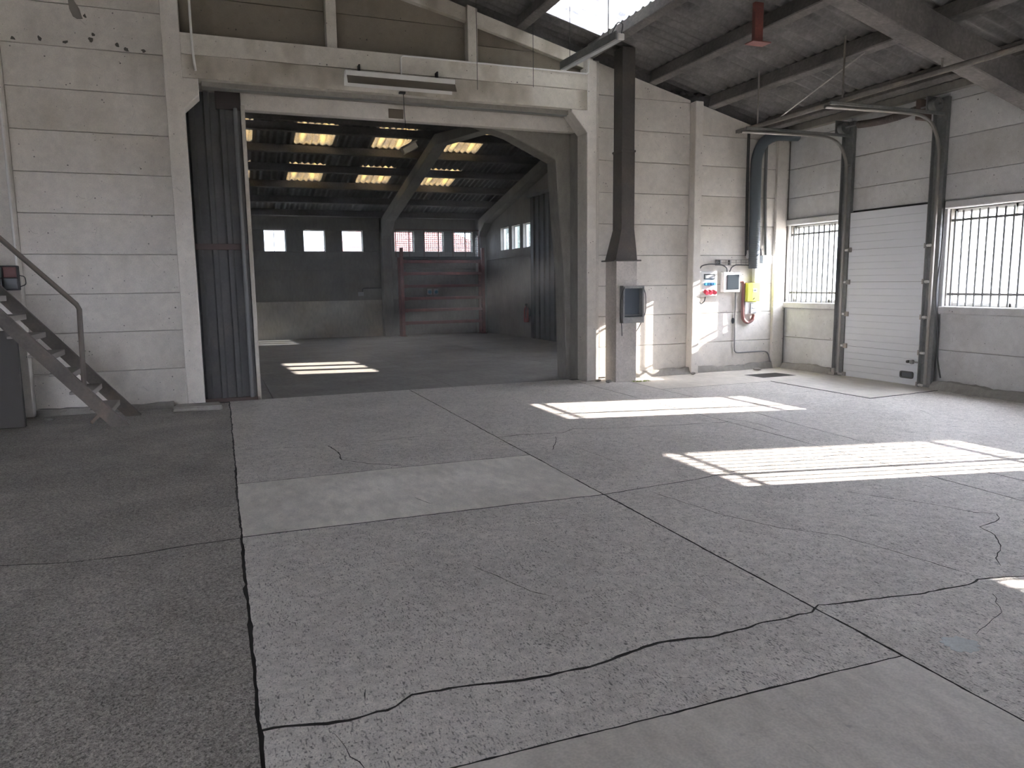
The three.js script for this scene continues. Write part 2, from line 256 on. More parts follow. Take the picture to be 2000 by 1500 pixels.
// far room floor: falls slightly towards the far wall
const FY = (z) => -0.03 - 0.19 * (z + 10.3) / -14.7;
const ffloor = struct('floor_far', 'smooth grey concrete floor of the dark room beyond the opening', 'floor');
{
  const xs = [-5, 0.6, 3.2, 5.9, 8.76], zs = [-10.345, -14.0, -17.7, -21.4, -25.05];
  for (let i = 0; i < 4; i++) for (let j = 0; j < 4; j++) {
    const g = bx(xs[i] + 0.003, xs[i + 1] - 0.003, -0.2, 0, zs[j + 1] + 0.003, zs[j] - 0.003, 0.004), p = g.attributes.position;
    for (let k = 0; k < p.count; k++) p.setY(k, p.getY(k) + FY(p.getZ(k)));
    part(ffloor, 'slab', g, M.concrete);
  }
}
single('ground', 'pale gravel yard outside the building', 'ground', bx(-90, 90, -0.9, -0.42, -110, 60, 0.001), new THREE.MeshStandardMaterial({ map: M.rough.map, roughness: 1, color: '#d8d4c8' }), { kind: 'structure' });

// ---------------------------------------------------------------- hall walls
const ROOF = (x) => 6.30 - 0.255 * Math.abs(x);
const rows = [0.02, 0.49, 0.97, 1.435, 1.905, 2.38, 2.85, 3.32, 3.79, 4.26, 4.73, 5.2, 5.67, 6.14];
const G = 0.003;
const wallBack = struct('wall_back', 'white precast panel gable wall around the wide opening', 'wall');
part(wallBack, 'core', prism([[-9.3, -0.3], [-0.3, -0.3], [-0.3, 4.1], [5.2, 4.1], [5.2, -0.3], [9.3, -0.3], [9.3, ROOF(9.3) - 0.2], [0, ROOF(0) - 0.2], [-9.3, ROOF(9.3) - 0.2]], 'z', -10.32, -10.25), M.concrete);
part(wallBack, 'verge_board', prism([[-9.3, ROOF(9.3) - 0.2], [0, ROOF(0) - 0.2], [9.3, ROOF(9.3) - 0.2], [9.3, ROOF(9.3) + 0.03], [0, ROOF(0) + 0.03], [-9.3, ROOF(9.3) + 0.03]], 'z', -10.45, -10.38), M.roof);
part(wallBack, 'wall_cap', prism([[-9.3, ROOF(9.3) - 0.2], [0, ROOF(0) - 0.2], [9.3, ROOF(9.3) - 0.2], [9.3, ROOF(9.3) - 0.26], [0, ROOF(0) - 0.26], [-9.3, ROOF(9.3) - 0.26]], 'z', -10.45, -10.25), M.concrete);
function panelRows(parent, x0, x1, ylo, yhi, z0 = -10.25, z1 = ZA, m = M.paint, pick = rows) {
  for (let k = 0; k + 1 < pick.length; k++) {
    const a = Math.max(pick[k], ylo), b = Math.min(pick[k + 1], yhi); if (b - a < 0.06) continue;
    part(parent, 'panel', bx(x0 + G, x1 - G, a + G, b - G, z0, z1, 0.005), m);
  }
}
panelRows(wallBack, -9.05, -6.0, 0, 3.79); panelRows(wallBack, -6.0, -2.44, 0, 4.56);
panelRows(wallBack, -2.12, -0.45, 0, 5.2);
panelRows(wallBack, 5.4, 7.06, 0, 4.26); panelRows(wallBack, 7.2, 9.04, 0, 3.79);
function slopePanel(x0, x1, y0, z0, z1, m) { part(wallBack, 'panel', prism([[x0 + G, y0 + G], [x1 - G, y0 + G], [x1 - G, ROOF(x1) - 0.2], [x0 + G, ROOF(x0) - 0.2]], 'z', z0, z1, [], 0.004), m); }
slopePanel(5.4, 7.06, 4.26, -10.25, ZA, M.paint); slopePanel(7.2, 9.04, 3.79, -10.25, ZA, M.paint); slopePanel(-2.12, -0.45, 5.2, -10.25, ZA, M.paint);
// gable field above the beam, set back between the posts
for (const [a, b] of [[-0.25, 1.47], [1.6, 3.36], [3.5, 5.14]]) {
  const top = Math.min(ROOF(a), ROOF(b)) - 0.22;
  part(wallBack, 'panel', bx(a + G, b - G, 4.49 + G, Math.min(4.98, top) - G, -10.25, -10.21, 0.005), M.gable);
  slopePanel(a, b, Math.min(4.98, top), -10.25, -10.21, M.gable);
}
for (const [a, b] of [[1.47, 1.6], [3.36, 3.5]]) part(wallBack, 'post', prism([[a, 4.47], [b, 4.47], [b, ROOF(b) - 0.2], [a, ROOF(a) - 0.2]], 'z', -10.25, -10.07, [], 0.006), M.paintDirty);
part(wallBack, 'gable_beam', prism([[3.5, ROOF(3.5) - 0.40], [5.3, ROOF(5.3) - 0.40], [5.3, ROOF(5.3) - 0.22], [3.5, ROOF(3.5) - 0.22]], 'z', -10.25, -10.12, [], 0.006), M.paintDirty);
part(wallBack, 'gable_beam', prism([[-0.25, ROOF(0.25) - 0.40], [3.36, ROOF(3.36) - 0.40], [3.36, ROOF(3.36) - 0.22], [0, ROOF(0) - 0.22], [-0.25, ROOF(0.25) - 0.22]], 'z', -10.25, -10.12, [], 0.006), M.paintDirty);
{ // cement smear and small spalls on the upper left panels
  const strip = (pts, w) => { const a = [], b = []; pts.forEach(([x, y], i) => { const k = w * (0.85 + 0.3 * Math.sin(i * 2.3)) / 2; a.push([x - k, y]); b.unshift([x + k, y + 0.01]); }); return [...a, ...b]; };
  part(wallBack, 'cement_smear', prism(strip([[-1.30, 4.575], [-1.325, 4.60], [-1.35, 4.68], [-1.38, 4.78], [-1.41, 4.90], [-1.44, 5.02]].reverse(), 0.10), 'z', -10.201, -10.197), mat('#86827b', 0.9), 'grey cement smear');
  const q = rng(66); for (const [x, y] of [[-1.98, 4.3], [-1.72, 4.33], [-1.47, 4.31], [-1.18, 4.42], [-1.21, 4.36], [-0.94, 4.33], [-0.84, 4.29], [-0.66, 4.29], [-1.25, 4.62]]) { const n = 9, p = Array.from({ length: n }, (_, i) => { const t = i / n * 6.283, k = 0.012 + q() * 0.022; return [x + k * Math.cos(t), y + k * Math.sin(t)]; }); part(wallBack, 'spall', prism(p, 'z', -10.201, -10.198), mat('#4c4740', 1)); }
}
// pilasters
const colPoly = (pts) => prism(pts, 'z', -10.32, -10.0, [], 0.008);
const c1 = struct('column', 'white pilaster with a stepped corbel left of the sliding door', 'column', [-0.35, 0, -10.1]);
part(c1, 'shaft', colPoly([[-0.45, 0], [-0.25, 0], [-0.25, 3.63], [-0.08, 3.79], [-0.08, 3.978], [-0.25, 3.978], [-0.25, ROOF(0.25) - 0.2], [-0.45, ROOF(0.45) - 0.2]]), M.paint);
const c2 = struct('column', 'white pilaster with a stepped corbel between the opening and the duct', 'column', [5.25, 0, -10.1]);
part(c2, 'shaft', colPoly([[5.14, 0], [5.30, 0], [5.30, 4.66], [5.14, 4.70], [5.14, 3.978], [4.89, 3.978], [4.89, 3.94], [5.14, 3.66]]), M.paint);
part(c2, 'infill', bx(5.30, 5.41, 0, 4.72, -10.3, -10.14, 0.006), M.paint);
const c3 = struct('column', 'slim white pilaster between the duct and the switchgear', 'column', [7.13, 0, -10.15]);
part(c3, 'shaft', bx(7.06, 7.20, 0, ROOF(7.2) - 0.2, -10.3, -10.055, 0.008), M.paint);
const c4 = struct('column', 'white corner pilaster right beside the first barred window', 'column', [8.87, 0, -10.15]);
part(c4, 'shaft', bx(8.76, 8.97, 0, ROOF(8.97) - 0.2, -10.3, -10.15, 0.008), M.paint);
const c0 = struct('column', 'white pilaster behind the steel stairs at the left edge', 'column', [-2.28, 0, -10.1]);
part(c0, 'shaft', bx(-2.44, -2.12, 0, ROOF(2.44) - 0.2, -10.3, -10.07, 0.008), M.paint);
// beam over the opening, lintel behind it, sliding-door rail below
const beam = struct('beam', 'stained white concrete beam over the wide opening', 'beam', [2.45, 4, -10.1]);
part(beam, 'face', bx(-0.25, 5.14, 3.98, 4.2465, -10.25, -10.0, 0.004), M.paintDirty);
part(beam, 'face', bx(-0.25, 5.14, 4.2515, 4.49, -10.25, -10.0, 0.004), M.paintDirty);
part(beam, 'core', bx(-0.24, 5.13, 4.0, 4.47, -10.24, -10.02, 0.001), M.concrete);
const lintel = struct('beam', 'pale concrete lintel set back behind the door rail', 'beam', [2.45, 3.76, -10.6]);
part(lintel, 'face', bx(-0.6, 5.5, 3.755, 4.35, -10.62, -10.47, 0.008), M.paint);
part(lintel, 'cover_plate', bx(2.32, 2.53, 3.775, 3.90, -10.475, -10.462, 0.003), mat('#6d6355', 0.8), 'brown cover plate');
const rail = thing('door_rail', 'rusty sliding door rail under the beam of the opening', 'rail', [2.4, 3.9, -10.2]);
part(rail, 'rail', bx(-0.05, 4.9, 3.92, 3.985, -10.31, -10.12, 0.008), M.concrete);
part(rail, 'pipe', cyl(V3(0.3, 3.925, -10.16), V3(4.88, 3.925, -10.16), 0.022), M.steel);
// threshold kerb
single('plinth_block', 'low broken concrete block at the foot of the left pilaster', 'block', (() => { const g = bx(-0.60, -0.06, 0.002, 0.06, -9.99, -9.68, 0.015), p = g.attributes.position, r = rng(9); for (let i = 0; i < p.count; i++) { const s = Math.sin(p.getX(i) * 91 + p.getZ(i) * 57 + p.getY(i) * 33); p.setX(i, p.getX(i) + 0.02 * s); p.setZ(i, p.getZ(i) + 0.02 * Math.cos(s * 5)); } g.computeVertexNormals(); return g; })(), M.concrete);

// right wall
const WIN = [-10.16, -7.19, -4.19, -1.19, 1.81], WW = 1.22, WY0 = 1.12, WY1 = 2.40;
const wallRight = struct('wall_right', 'white precast panel wall with barred windows and sectional door', 'wall');
{
  const rect = (z0, z1, y0, y1) => [[z0, y0], [z1, y0], [z1, y1], [z0, y1]];
  const holes = WIN.map((z) => rect(z, z + WW, WY0, WY1)); holes.push(rect(-8.68, -7.5, 0.05, 2.42));
  part(wallRight, 'core', prism(rect(-10.45, 4.2, -0.3, ROOF(9.2) + 0.02), 'x', 9.1, 9.27, holes), M.concrete);
  const R = (z0, z1, y0, y1) => part(wallRight, 'panel', bx(9.05, 9.1, y0 + G, y1 - G, z0 + G, z1 - G, 0.005), M.paintCoolCast);
  const up = [2.50, 2.85, 3.32, 3.79, 4.0], low = [0.02, 0.53, 1.02];
  for (const [a, b] of [[-10.2, -8.9], [-7.28, -2.7], [-2.7, 4.0]]) { for (let k = 0; k < 2; k++) R(a, b, low[k], low[k + 1]); }
  for (const [a, b] of [[-10.2, -8.9], [-8.9, -7.28], [-7.28, -2.7], [-2.7, 4.0]]) for (let k = 0; k < 4; k++) R(a, b, up[k], up[k + 1]);
  R(-8.94, -8.66, 0.02, 2.5); R(-7.52, -7.2, 0.02, 2.5); R(-10.2, WIN[0], 1.02, 2.5);
  for (let k = 1; k < WIN.length; k++) R(WIN[k] + WW, k + 1 < WIN.length ? WIN[k + 1] : 4.0, 1.12, 2.4);
  for (const z of WIN) { part(wallRight, 'sill', bx(8.99, 9.25, 1.02, WY0, z - 0.03, z + WW + 0.06, 0.012), M.paintCoolCast); part(wallRight, 'window_lintel', bx(9.0, 9.25, WY1, 2.50, z - 0.03, z + WW + 0.06, 0.012), M.paintCoolCast); }
}
// rough concrete plinth along the wall feet
function plinth(name, label, x0, x1, z0, z1, h, seed) {
  const alongX = x1 - x0 > z1 - z0, L = alongX ? x1 - x0 : z1 - z0, D = alongX ? z1 - z0 : x1 - x0, g0 = new THREE.BoxGeometry(alongX ? L : D, h, alongX ? D : L, alongX ? Math.round(L / 0.06) : 3, 2, alongX ? 3 : Math.round(L / 0.06)), p = g0.attributes.position, n = n1(seed), m = n1(seed + 7);
  for (let i = 0; i < p.count; i++) { const t = alongX ? p.getX(i) : p.getZ(i), top = (p.getY(i) + h / 2) / h; p.setY(i, p.getY(i) + top * h * 0.4 * n(t * 1.3)); const k = 0.35 * D * m(t * 1.1 + top) - top * D * 0.35; if (alongX) { if (p.getZ(i) > 0) p.setZ(i, p.getZ(i) + k); } else if (p.getX(i) < 0) p.setX(i, p.getX(i) - k); }
  g0.translate((x0 + x1) / 2, h / 2 + 0.002, (z0 + z1) / 2); g0.computeVertexNormals();
  const gg = g0.toNonIndexed(), nn = gg.attributes.normal.clone(); boxUV(gg); gg.setAttribute('normal', nn);
  const s = struct(name, label, 'plinth', [(x0 + x1) / 2, 0, (z0 + z1) / 2]); part(s, 'footing', gg, M.concrete);
}
plinth('baseboard_right', 'crumbling concrete footing below the first barred window', 8.90, 9.06, -10.1, -8.98, 0.10, 71);
plinth('baseboard_right', 'dirty concrete footing right of the sectional door', 8.88, 9.06, -7.18, -3.0, 0.10, 72);
plinth('baseboard_back', 'crumbling concrete footing between the duct and the slim pilaster', 5.85, 7.06, -10.2, -10.06, 0.08, 73);
plinth('baseboard_back', 'concrete footing below the switchgear', 7.22, 8.76, -10.2, -10.1, 0.09, 74);
plinth('baseboard_left', 'dark crumbling footing below the panels behind the stairs', -2.1, -0.62, -10.2, -10.06, 0.07, 75);

// unseen sides of the hall
const addedFW = [[-7.4, -5.4], [-4.6, -2.6]];  // unseen windows added to brighten the left wall
const wl = struct('wall_left', 'plain side wall of the hall outside the picture on the left', 'wall'); part(wl, 'core', bx(-9.3, -9.05, -0.3, ROOF(9.2) + 0.02, -10.3, 4.2, 0.001), M.paint);
const wf = struct('wall_front', 'gable wall of the hall behind the viewer', 'wall'); part(wf, 'core', prism([[-9.3, -0.3], [9.3, -0.3], [9.3, ROOF(9.3) + 0.03], [0, ROOF(0) + 0.03], [-9.3, ROOF(9.3) + 0.03]], 'z', 4.0, 4.2, addedFW.map(([a, b]) => [[a, 1.1], [b, 1.1], [b, 2.6], [a, 2.6]])), M.paint);

// ---------------------------------------------------------------- corrugated roofs
function corr(width, length, pitch, amp, thick) { // waves across local x, length along local z, both from 0
  const per = 8, n = Math.round(width / pitch * per), pos = [], nor = [], uv = [], idx = [];
  const layer = (off, flip) => { const base = pos.length / 3; for (let i = 0; i <= n; i++) { const x = width * i / n, t = x / pitch * 2 * Math.PI, y = amp * Math.cos(t) + off, s = -amp * Math.sin(t) * 2 * Math.PI / pitch, L = Math.hypot(1, s); for (const z of [0, length]) { pos.push(x, y, z); nor.push((flip ? s : -s) / L, (flip ? -1 : 1) / L, 0); uv.push(x, z); } } for (let i = 0; i < n; i++) { const a = base + i * 2; flip ? idx.push(a, a + 2, a + 1, a + 1, a + 2, a + 3) : idx.push(a, a + 1, a + 2, a + 1, a + 3, a + 2); } };
  layer(thick, false);
  if (thick > 0) { layer(0, true); const m = (n + 1) * 2; for (let i = 0; i < n; i++) for (const e of [0, 1]) { const a = i * 2 + e, b = a + 2; e ? idx.push(a, a + m, b, b, a + m, b + m) : idx.push(a, b, a + m, b, b + m, a + m); } }
  const g = new THREE.BufferGeometry(); g.setAttribute('position', new THREE.Float32BufferAttribute(pos, 3)); g.setAttribute('normal', new THREE.Float32BufferAttribute(nor, 3)); g.setAttribute('uv', new THREE.Float32BufferAttribute(uv, 2)); g.setIndex(idx); return g;
}
function sheet(parent, name, geo, m, origin, ax, az) { const o = new THREE.Mesh(geo, m); o.name = name; o.castShadow = o.receiveShadow = true; const ay = V3().crossVectors(az, ax).normalize(); o.applyMatrix4(new THREE.Matrix4().makeBasis(ax, ay, az).setPosition(origin)); parent.add(o); return o; }
const ceiling = struct('ceiling', 'dark corrugated fibre cement roof of the hall on long purlins', 'roof');
{
  const PX = [4.22 - 1.09 * 2, 4.22 - 1.09, 4.22, 5.31, 6.40, 7.49, 8.58, 9.67], W = 0.885, cs = Math.hypot(1, 0.255), down = V3(1, -0.255, 0).normalize(), wz = V3(0, 0, 1), AMP = 0.026;
  const len = 1.09 * cs + 0.06, g = corr(W + 0.03, len, 0.177, AMP, 0.006), gs = corr(W, len, 0.177, AMP, 0), Z0 = -9.87 - W;
  const at = (x, z, dy = 0) => V3(x, ROOF(x) + AMP + dy, z);
  // waves run along the slope: local x = -z direction would mirror, so waves across +z, length down the slope
  for (let i = 0; i + 1 < PX.length; i++) for (let j = 0; j < 9; j++) {
    const sky = i === 2 && (j === 1 || j === 2), x = PX[i] - 0.03;
    sheet(ceiling, sky ? 'skylight_sheet' : 'roof_sheet', sky ? gs : g, sky ? M.sky : M.roof, at(x, Z0 + j * W + (sky ? 0 : 0), (i + j) % 2 * 0.002), wz, down);
  }
  const zEnd = Z0 + 9 * W, rest = 4.3 - zEnd, n2 = Math.ceil(rest / 0.177) * 0.177;
  for (let i = 0; i + 1 < PX.length; i++) { // beyond the picture: one long sheet a row
    sheet(ceiling, 'roof_sheet', corr(n2, len, 0.177, AMP, 0.006), M.roof, at(PX[i] - 0.03, zEnd), wz, down);
  }
  const full = 15.2, up = V3(1, 0.255, 0).normalize();
  sheet(ceiling, 'roof_sheet', corr(full, (PX[0] + 0.05) * cs, 0.177, AMP, 0.006), M.roof, V3(0, ROOF(0) + AMP, Z0), wz, down);
  sheet(ceiling, 'roof_sheet', corr(full, 9.6 * cs, 0.177, AMP, 0.006), M.roof, V3(-9.6, ROOF(9.6) + AMP, Z0), wz, up);
  sheet(ceiling, 'ridge_cap', bx(-0.2, 0.2, 0, 0.02, 0, full, 0.005), M.roof, V3(0, ROOF(0) + 0.07, Z0), V3(1, 0, 0), wz);
  const purlin = (x) => { const t = Math.atan(0.255) * Math.sign(x), q = bx(-0.065, 0.065, -0.19, 0, -10.2, 4.0, 0.012); q.rotateZ(-t); q.translate(x, ROOF(x) - 0.001, 0); part(ceiling, 'purlin', q, M.purlin); };
  for (const x of [...PX.slice(0, 7), 0.95, -1.0, -2.6, -4.2, -5.8, -7.4]) purlin(x);
  for (const z of [-5.95, -1.2]) for (const s of [1, -1]) part(ceiling, 'rafter', prism([[0, 6.08], [s * 9.05, 6.08 - 0.27 * 9.05], [s * 9.05, 5.78 - 0.275 * 9.05], [0, 5.80]], 'z', z - 0.12, z + 0.12, [], 0.012), M.purlin);
  part(ceiling, 'eaves_beam', bx(8.98, 9.1, 3.9, 4.02, -10.2, 4, 0.01), M.concrete);
}

// ---------------------------------------------------------------- far room
const ZB = -25, XF = 8.75, FR = (z) => z < -18 ? 3.8 + 0.22 * (z + 25) : 5.34 - (z + 18) * 0.94 / 7.68;
const rect = (u0, u1, v0, v1) => [[u0, v0], [u1, v0], [u1, v1], [u0, v1]];
const BW = [[1.41, 2.08], [2.63, 3.31], [3.86, 4.53], [5.60, 6.27], [6.64, 7.31], [7.69, 8.36]], BY = [2.59, 3.28];
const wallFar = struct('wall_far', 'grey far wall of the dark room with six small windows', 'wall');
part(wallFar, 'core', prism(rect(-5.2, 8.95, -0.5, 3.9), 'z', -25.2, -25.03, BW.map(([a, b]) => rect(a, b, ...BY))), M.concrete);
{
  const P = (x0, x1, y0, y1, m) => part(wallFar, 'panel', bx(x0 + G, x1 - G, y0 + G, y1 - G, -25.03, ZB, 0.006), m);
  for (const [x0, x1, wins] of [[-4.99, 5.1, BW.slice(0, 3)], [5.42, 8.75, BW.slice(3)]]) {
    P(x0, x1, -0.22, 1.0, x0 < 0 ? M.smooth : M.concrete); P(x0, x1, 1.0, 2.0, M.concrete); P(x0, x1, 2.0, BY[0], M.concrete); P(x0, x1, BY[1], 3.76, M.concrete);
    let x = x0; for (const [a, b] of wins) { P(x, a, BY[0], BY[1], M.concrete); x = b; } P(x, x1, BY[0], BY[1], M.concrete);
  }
}
const wallFR = struct('wall_far_right', 'grey gable wall of the dark room with small windows', 'wall');
const RW = [[-23.22, -22.5], [-22.22, -21.55], [-21.28, -20.68]], HW = [[-14.35, -13.7], [-13.45, -12.85], [-12.6, -11.95]];
{
  const pts = [[-25.2, -0.5], [-10.32, -0.5], [-10.32, FR(-10.32) + 0.06], [-18, FR(-18) + 0.06], [-25.2, FR(-25.2) + 0.06]];
  part(wallFR, 'core', prism(pts, 'x', XF, XF + 0.2, [...RW.map(([a, b]) => rect(a, b, 2.57, 3.29)), ...HW.map(([a, b]) => rect(a, b, 2.46, 3.12))]), M.concrete);
  part(wallFR, 'ledge', bx(XF - 0.02, XF, 2.3, 2.32, -24.7, -20.66, 0.002), M.concrete);
}
const wallFL = struct('wall_far_left', 'plain side wall of the dark room hidden behind the sliding door', 'wall');
part(wallFL, 'core', prism([[-25.2, -0.5], [-10.32, -0.5], [-10.32, FR(-10.32) + 0.06], [-18, FR(-18) + 0.06], [-25.2, FR(-25.2) + 0.06]], 'x', -5.2, -5.0), M.concrete);
const ceilFar = struct('ceiling_far', 'corrugated roof of the dark room with yellowed skylight sheets', 'roof');
{
  const PZ = [-25.25, -24.64, -23.4, -22.16, -20.92, -19.68, -18.44, -17.9], cs = Math.hypot(1, 0.22), W = 0.96, AMP = 0.024, upz = V3(0, 0.22, 1).normalize(), ax = V3(1, 0, 0);
  // local x across = +x, length runs up the slope towards the ridge
  for (let i = 0; i + 1 < PZ.length; i++) {
    const skyRow = i === 3 || i === 5, L = (PZ[i + 1] - PZ[i]) * cs, g = corr(W + 0.02, L + (skyRow ? 0 : 0.02), 0.16, AMP, 0.006), gs = corr(W, L + 0.085, 0.16, AMP, 0);
    for (let c = -7; c <= 8; c++) {
      const x = 0.97 + c * W, odd = ((c % 2) + 2) % 2 === 1 && c < 7, sky = skyRow && odd;
      const z = PZ[i] + (sky ? -0.03 : ((i === 4 || i === 6) && odd ? 0.045 : 0));
      sheet(ceilFar, sky ? 'skylight_sheet' : 'roof_sheet', sky ? gs : g, sky ? M.skyfar : M.roof, V3(x, FR(z) + AMP, z), ax, upz);
    }
  }
  const dn = V3(0, -0.94, 7.68).normalize();
  sheet(ceilFar, 'roof_sheet', corr(14.4, 7.85, 0.16, AMP, 0.006), M.roof, V3(-5.4, FR(-18) + AMP, -18.02), ax, dn);
  sheet(ceilFar, 'ridge_cap', bx(-5.4, 9.0, 0, 0.02, -0.25, 0.25, 0.005), M.roof, V3(0, FR(-18) + 0.05, -18), ax, V3(0, 0, 1));
  for (const z of [-24.64, -23.4, -22.16, -20.92, -19.68, -18.44, -17.2, -15.9, -14.6, -13.3, -12]) { const q = bx(-5, XF, -0.2, 0, -0.05, 0.05, 0.01); q.rotateX(z < -18 ? -Math.atan(0.22) : Math.atan(0.122)); q.translate(0, FR(z) - 0.002, z); part(ceilFar, 'purlin', q, M.purlin); }
}
// portal frames of the far room
function frame(label, x0, x1) {
  const f = struct('portal_frame', label, 'frame', [(x0 + x1) / 2, 0, -24.8]);
  part(f, 'leg', bx(x0, x1, -0.25, 3.75, -24.99, -24.62, 0.012), M.concrete);
  part(f, 'rafter', prism([[-24.99, 3.1], [-24.62, 3.1], [-24.0, 3.52], [-18, 4.86], [-10.4, 4.15], [-10.4, FR(-10.4) - 0.22], [-18, FR(-18) - 0.22], [-24.99, FR(-24.99) - 0.2]], 'x', x0, x1, [], 0.012), M.concrete);
}
frame('concrete portal frame rising between the two groups of far windows', 5.10, 5.42);
frame('concrete portal frame in the far right corner behind the red rack', 8.45, 8.74);
const knee = struct('portal_frame', 'dark concrete frame knee just behind the right side of the opening', 'frame', [5.3, 0, -10.85]);
part(knee, 'leg', prism([[5.11, -0.1], [5.07, 1.67], [4.99, 2.54], [4.94, 3.36], [4.20, 3.69], [3.90, 3.77], [2.6, 4.15], [2.6, 4.42], [5.75, 4.42], [5.75, -0.1]], 'z', -11.0, -10.66, [], 0.012), M.concrete);
const post2 = struct('trim_1', 'dark door stop post behind the right jamb of the opening', 'post', [5.24, 0, -10.5]);
part(post2, 'post', bx(5.17, 5.33, -0.1, 3.75, -10.64, -10.34, 0.006), M.concrete);

// ---------------------------------------------------------------- windows
function winRight(k, z0, label) {
  const w = struct('window_' + k, label, 'window', [9.15, WY0, z0 + WW / 2]), z1 = z0 + WW;
  for (const [a, b, c, d] of [[WY0, WY0 + 0.05, z0, z1], [WY1 - 0.05, WY1, z0, z1], [WY0, WY1, z0, z0 + 0.04], [WY0, WY1, z1 - 0.04, z1], [WY0, WY1, z0 + WW * 0.66, z0 + WW * 0.66 + 0.035]]) part(w, 'frame', bx(9.18, 9.225, a, b, c, d, 0.004), M.white);
  for (const [c, d] of [[z0 + 0.04, z0 + WW * 0.66], [z0 + WW * 0.66 + 0.035, z1 - 0.04]]) { const g = new THREE.PlaneGeometry(d - c, WY1 - WY0 - 0.1); g.rotateY(-Math.PI / 2); g.translate(9.2, (WY0 + WY1) / 2, (c + d) / 2); part(w, 'pane', g, M.glass); }
  for (let i = 0; i < 11; i++) { const z = z0 + 0.05 + i * (WW - 0.1) / 10; part(w, 'bar', cyl(V3(9.12, WY0, z), V3(9.12, WY1 - 0.03, z), 0.014, 0.014, 8), M.steel); }
  for (const y of [WY0 + 0.16, WY1 - 0.15]) part(w, 'crossbar', bx(9.112, 9.128, y - 0.016, y + 0.016, z0, z1, 0.002), M.steel);
}
['barred window in the corner left of the sectional door', 'barred window right of the sectional door', 'barred window outside the right edge of the picture', 'fourth barred window along the right wall', 'last barred window along the right wall'].forEach((l, k) => winRight(k + 1, WIN[k], l));
function winSmall(k, label, axis, a, b, y0, y1, p, mullion, glass = M.dimglass) {
  const c = (a + b) / 2, w = struct('window_' + k, label, 'window', axis === 'z' ? [c, y0, p] : [p, y0, c]);
  const F = (u0, u1, v0, v1) => part(w, 'frame', axis === 'z' ? bx(u0, u1, v0, v1, p - 0.02, p + 0.02, 0.004) : bx(p - 0.02, p + 0.02, v0, v1, u0, u1, 0.004), M.grey);
  F(a, b, y0, y0 + 0.025); F(a, b, y1 - 0.025, y1); F(a, a + 0.025, y0, y1); F(b - 0.025, b, y0, y1); if (mullion) F(mullion - 0.012, mullion + 0.012, y0, y1);
  const g = new THREE.PlaneGeometry(b - a - 0.04, y1 - y0 - 0.04); if (axis !== 'z') g.rotateY(-Math.PI / 2); g.translate(axis === 'z' ? c : p, (y0 + y1) / 2, axis === 'z' ? p : c); part(w, 'pane', g, glass);
}
['leftmost small window in the far wall of the dark room', 'second small window from the left in the far wall', 'small window just left of the far portal frame', 'small window behind the left side of the wire cage', 'small window behind the middle of the wire cage', 'small window behind the right side of the wire cage'].forEach((l, i) => winSmall(6 + i, l, 'z', BW[i][0], BW[i][1], BY[0], BY[1], -25.12, i === 0 ? 1.73 : 0));
['far end small window in the gable wall of the dark room', 'middle small window in the gable wall of the dark room', 'nearest small window in the gable wall before the far door'].forEach((l, i) => winSmall(12 + i, l, 'x', RW[i][0], RW[i][1], 2.57, 3.29, XF + 0.12));
['added left window in the gable wall behind the viewer', 'added right window in the gable wall behind the viewer'].forEach((l, i) => winSmall(18 + i, l, 'z', addedFW[i][0], addedFW[i][1], 1.1, 2.6, 4.1, (addedFW[i][0] + addedFW[i][1]) / 2, M.glass));
['hidden gable window past the far door', 'hidden middle gable window near the opening', 'hidden gable window closest to the opening'].forEach((l, i) => winSmall(15 + i, l, 'x', HW[i][0], HW[i][1], 2.46, 3.12, XF + 0.12, 0, M.glass));

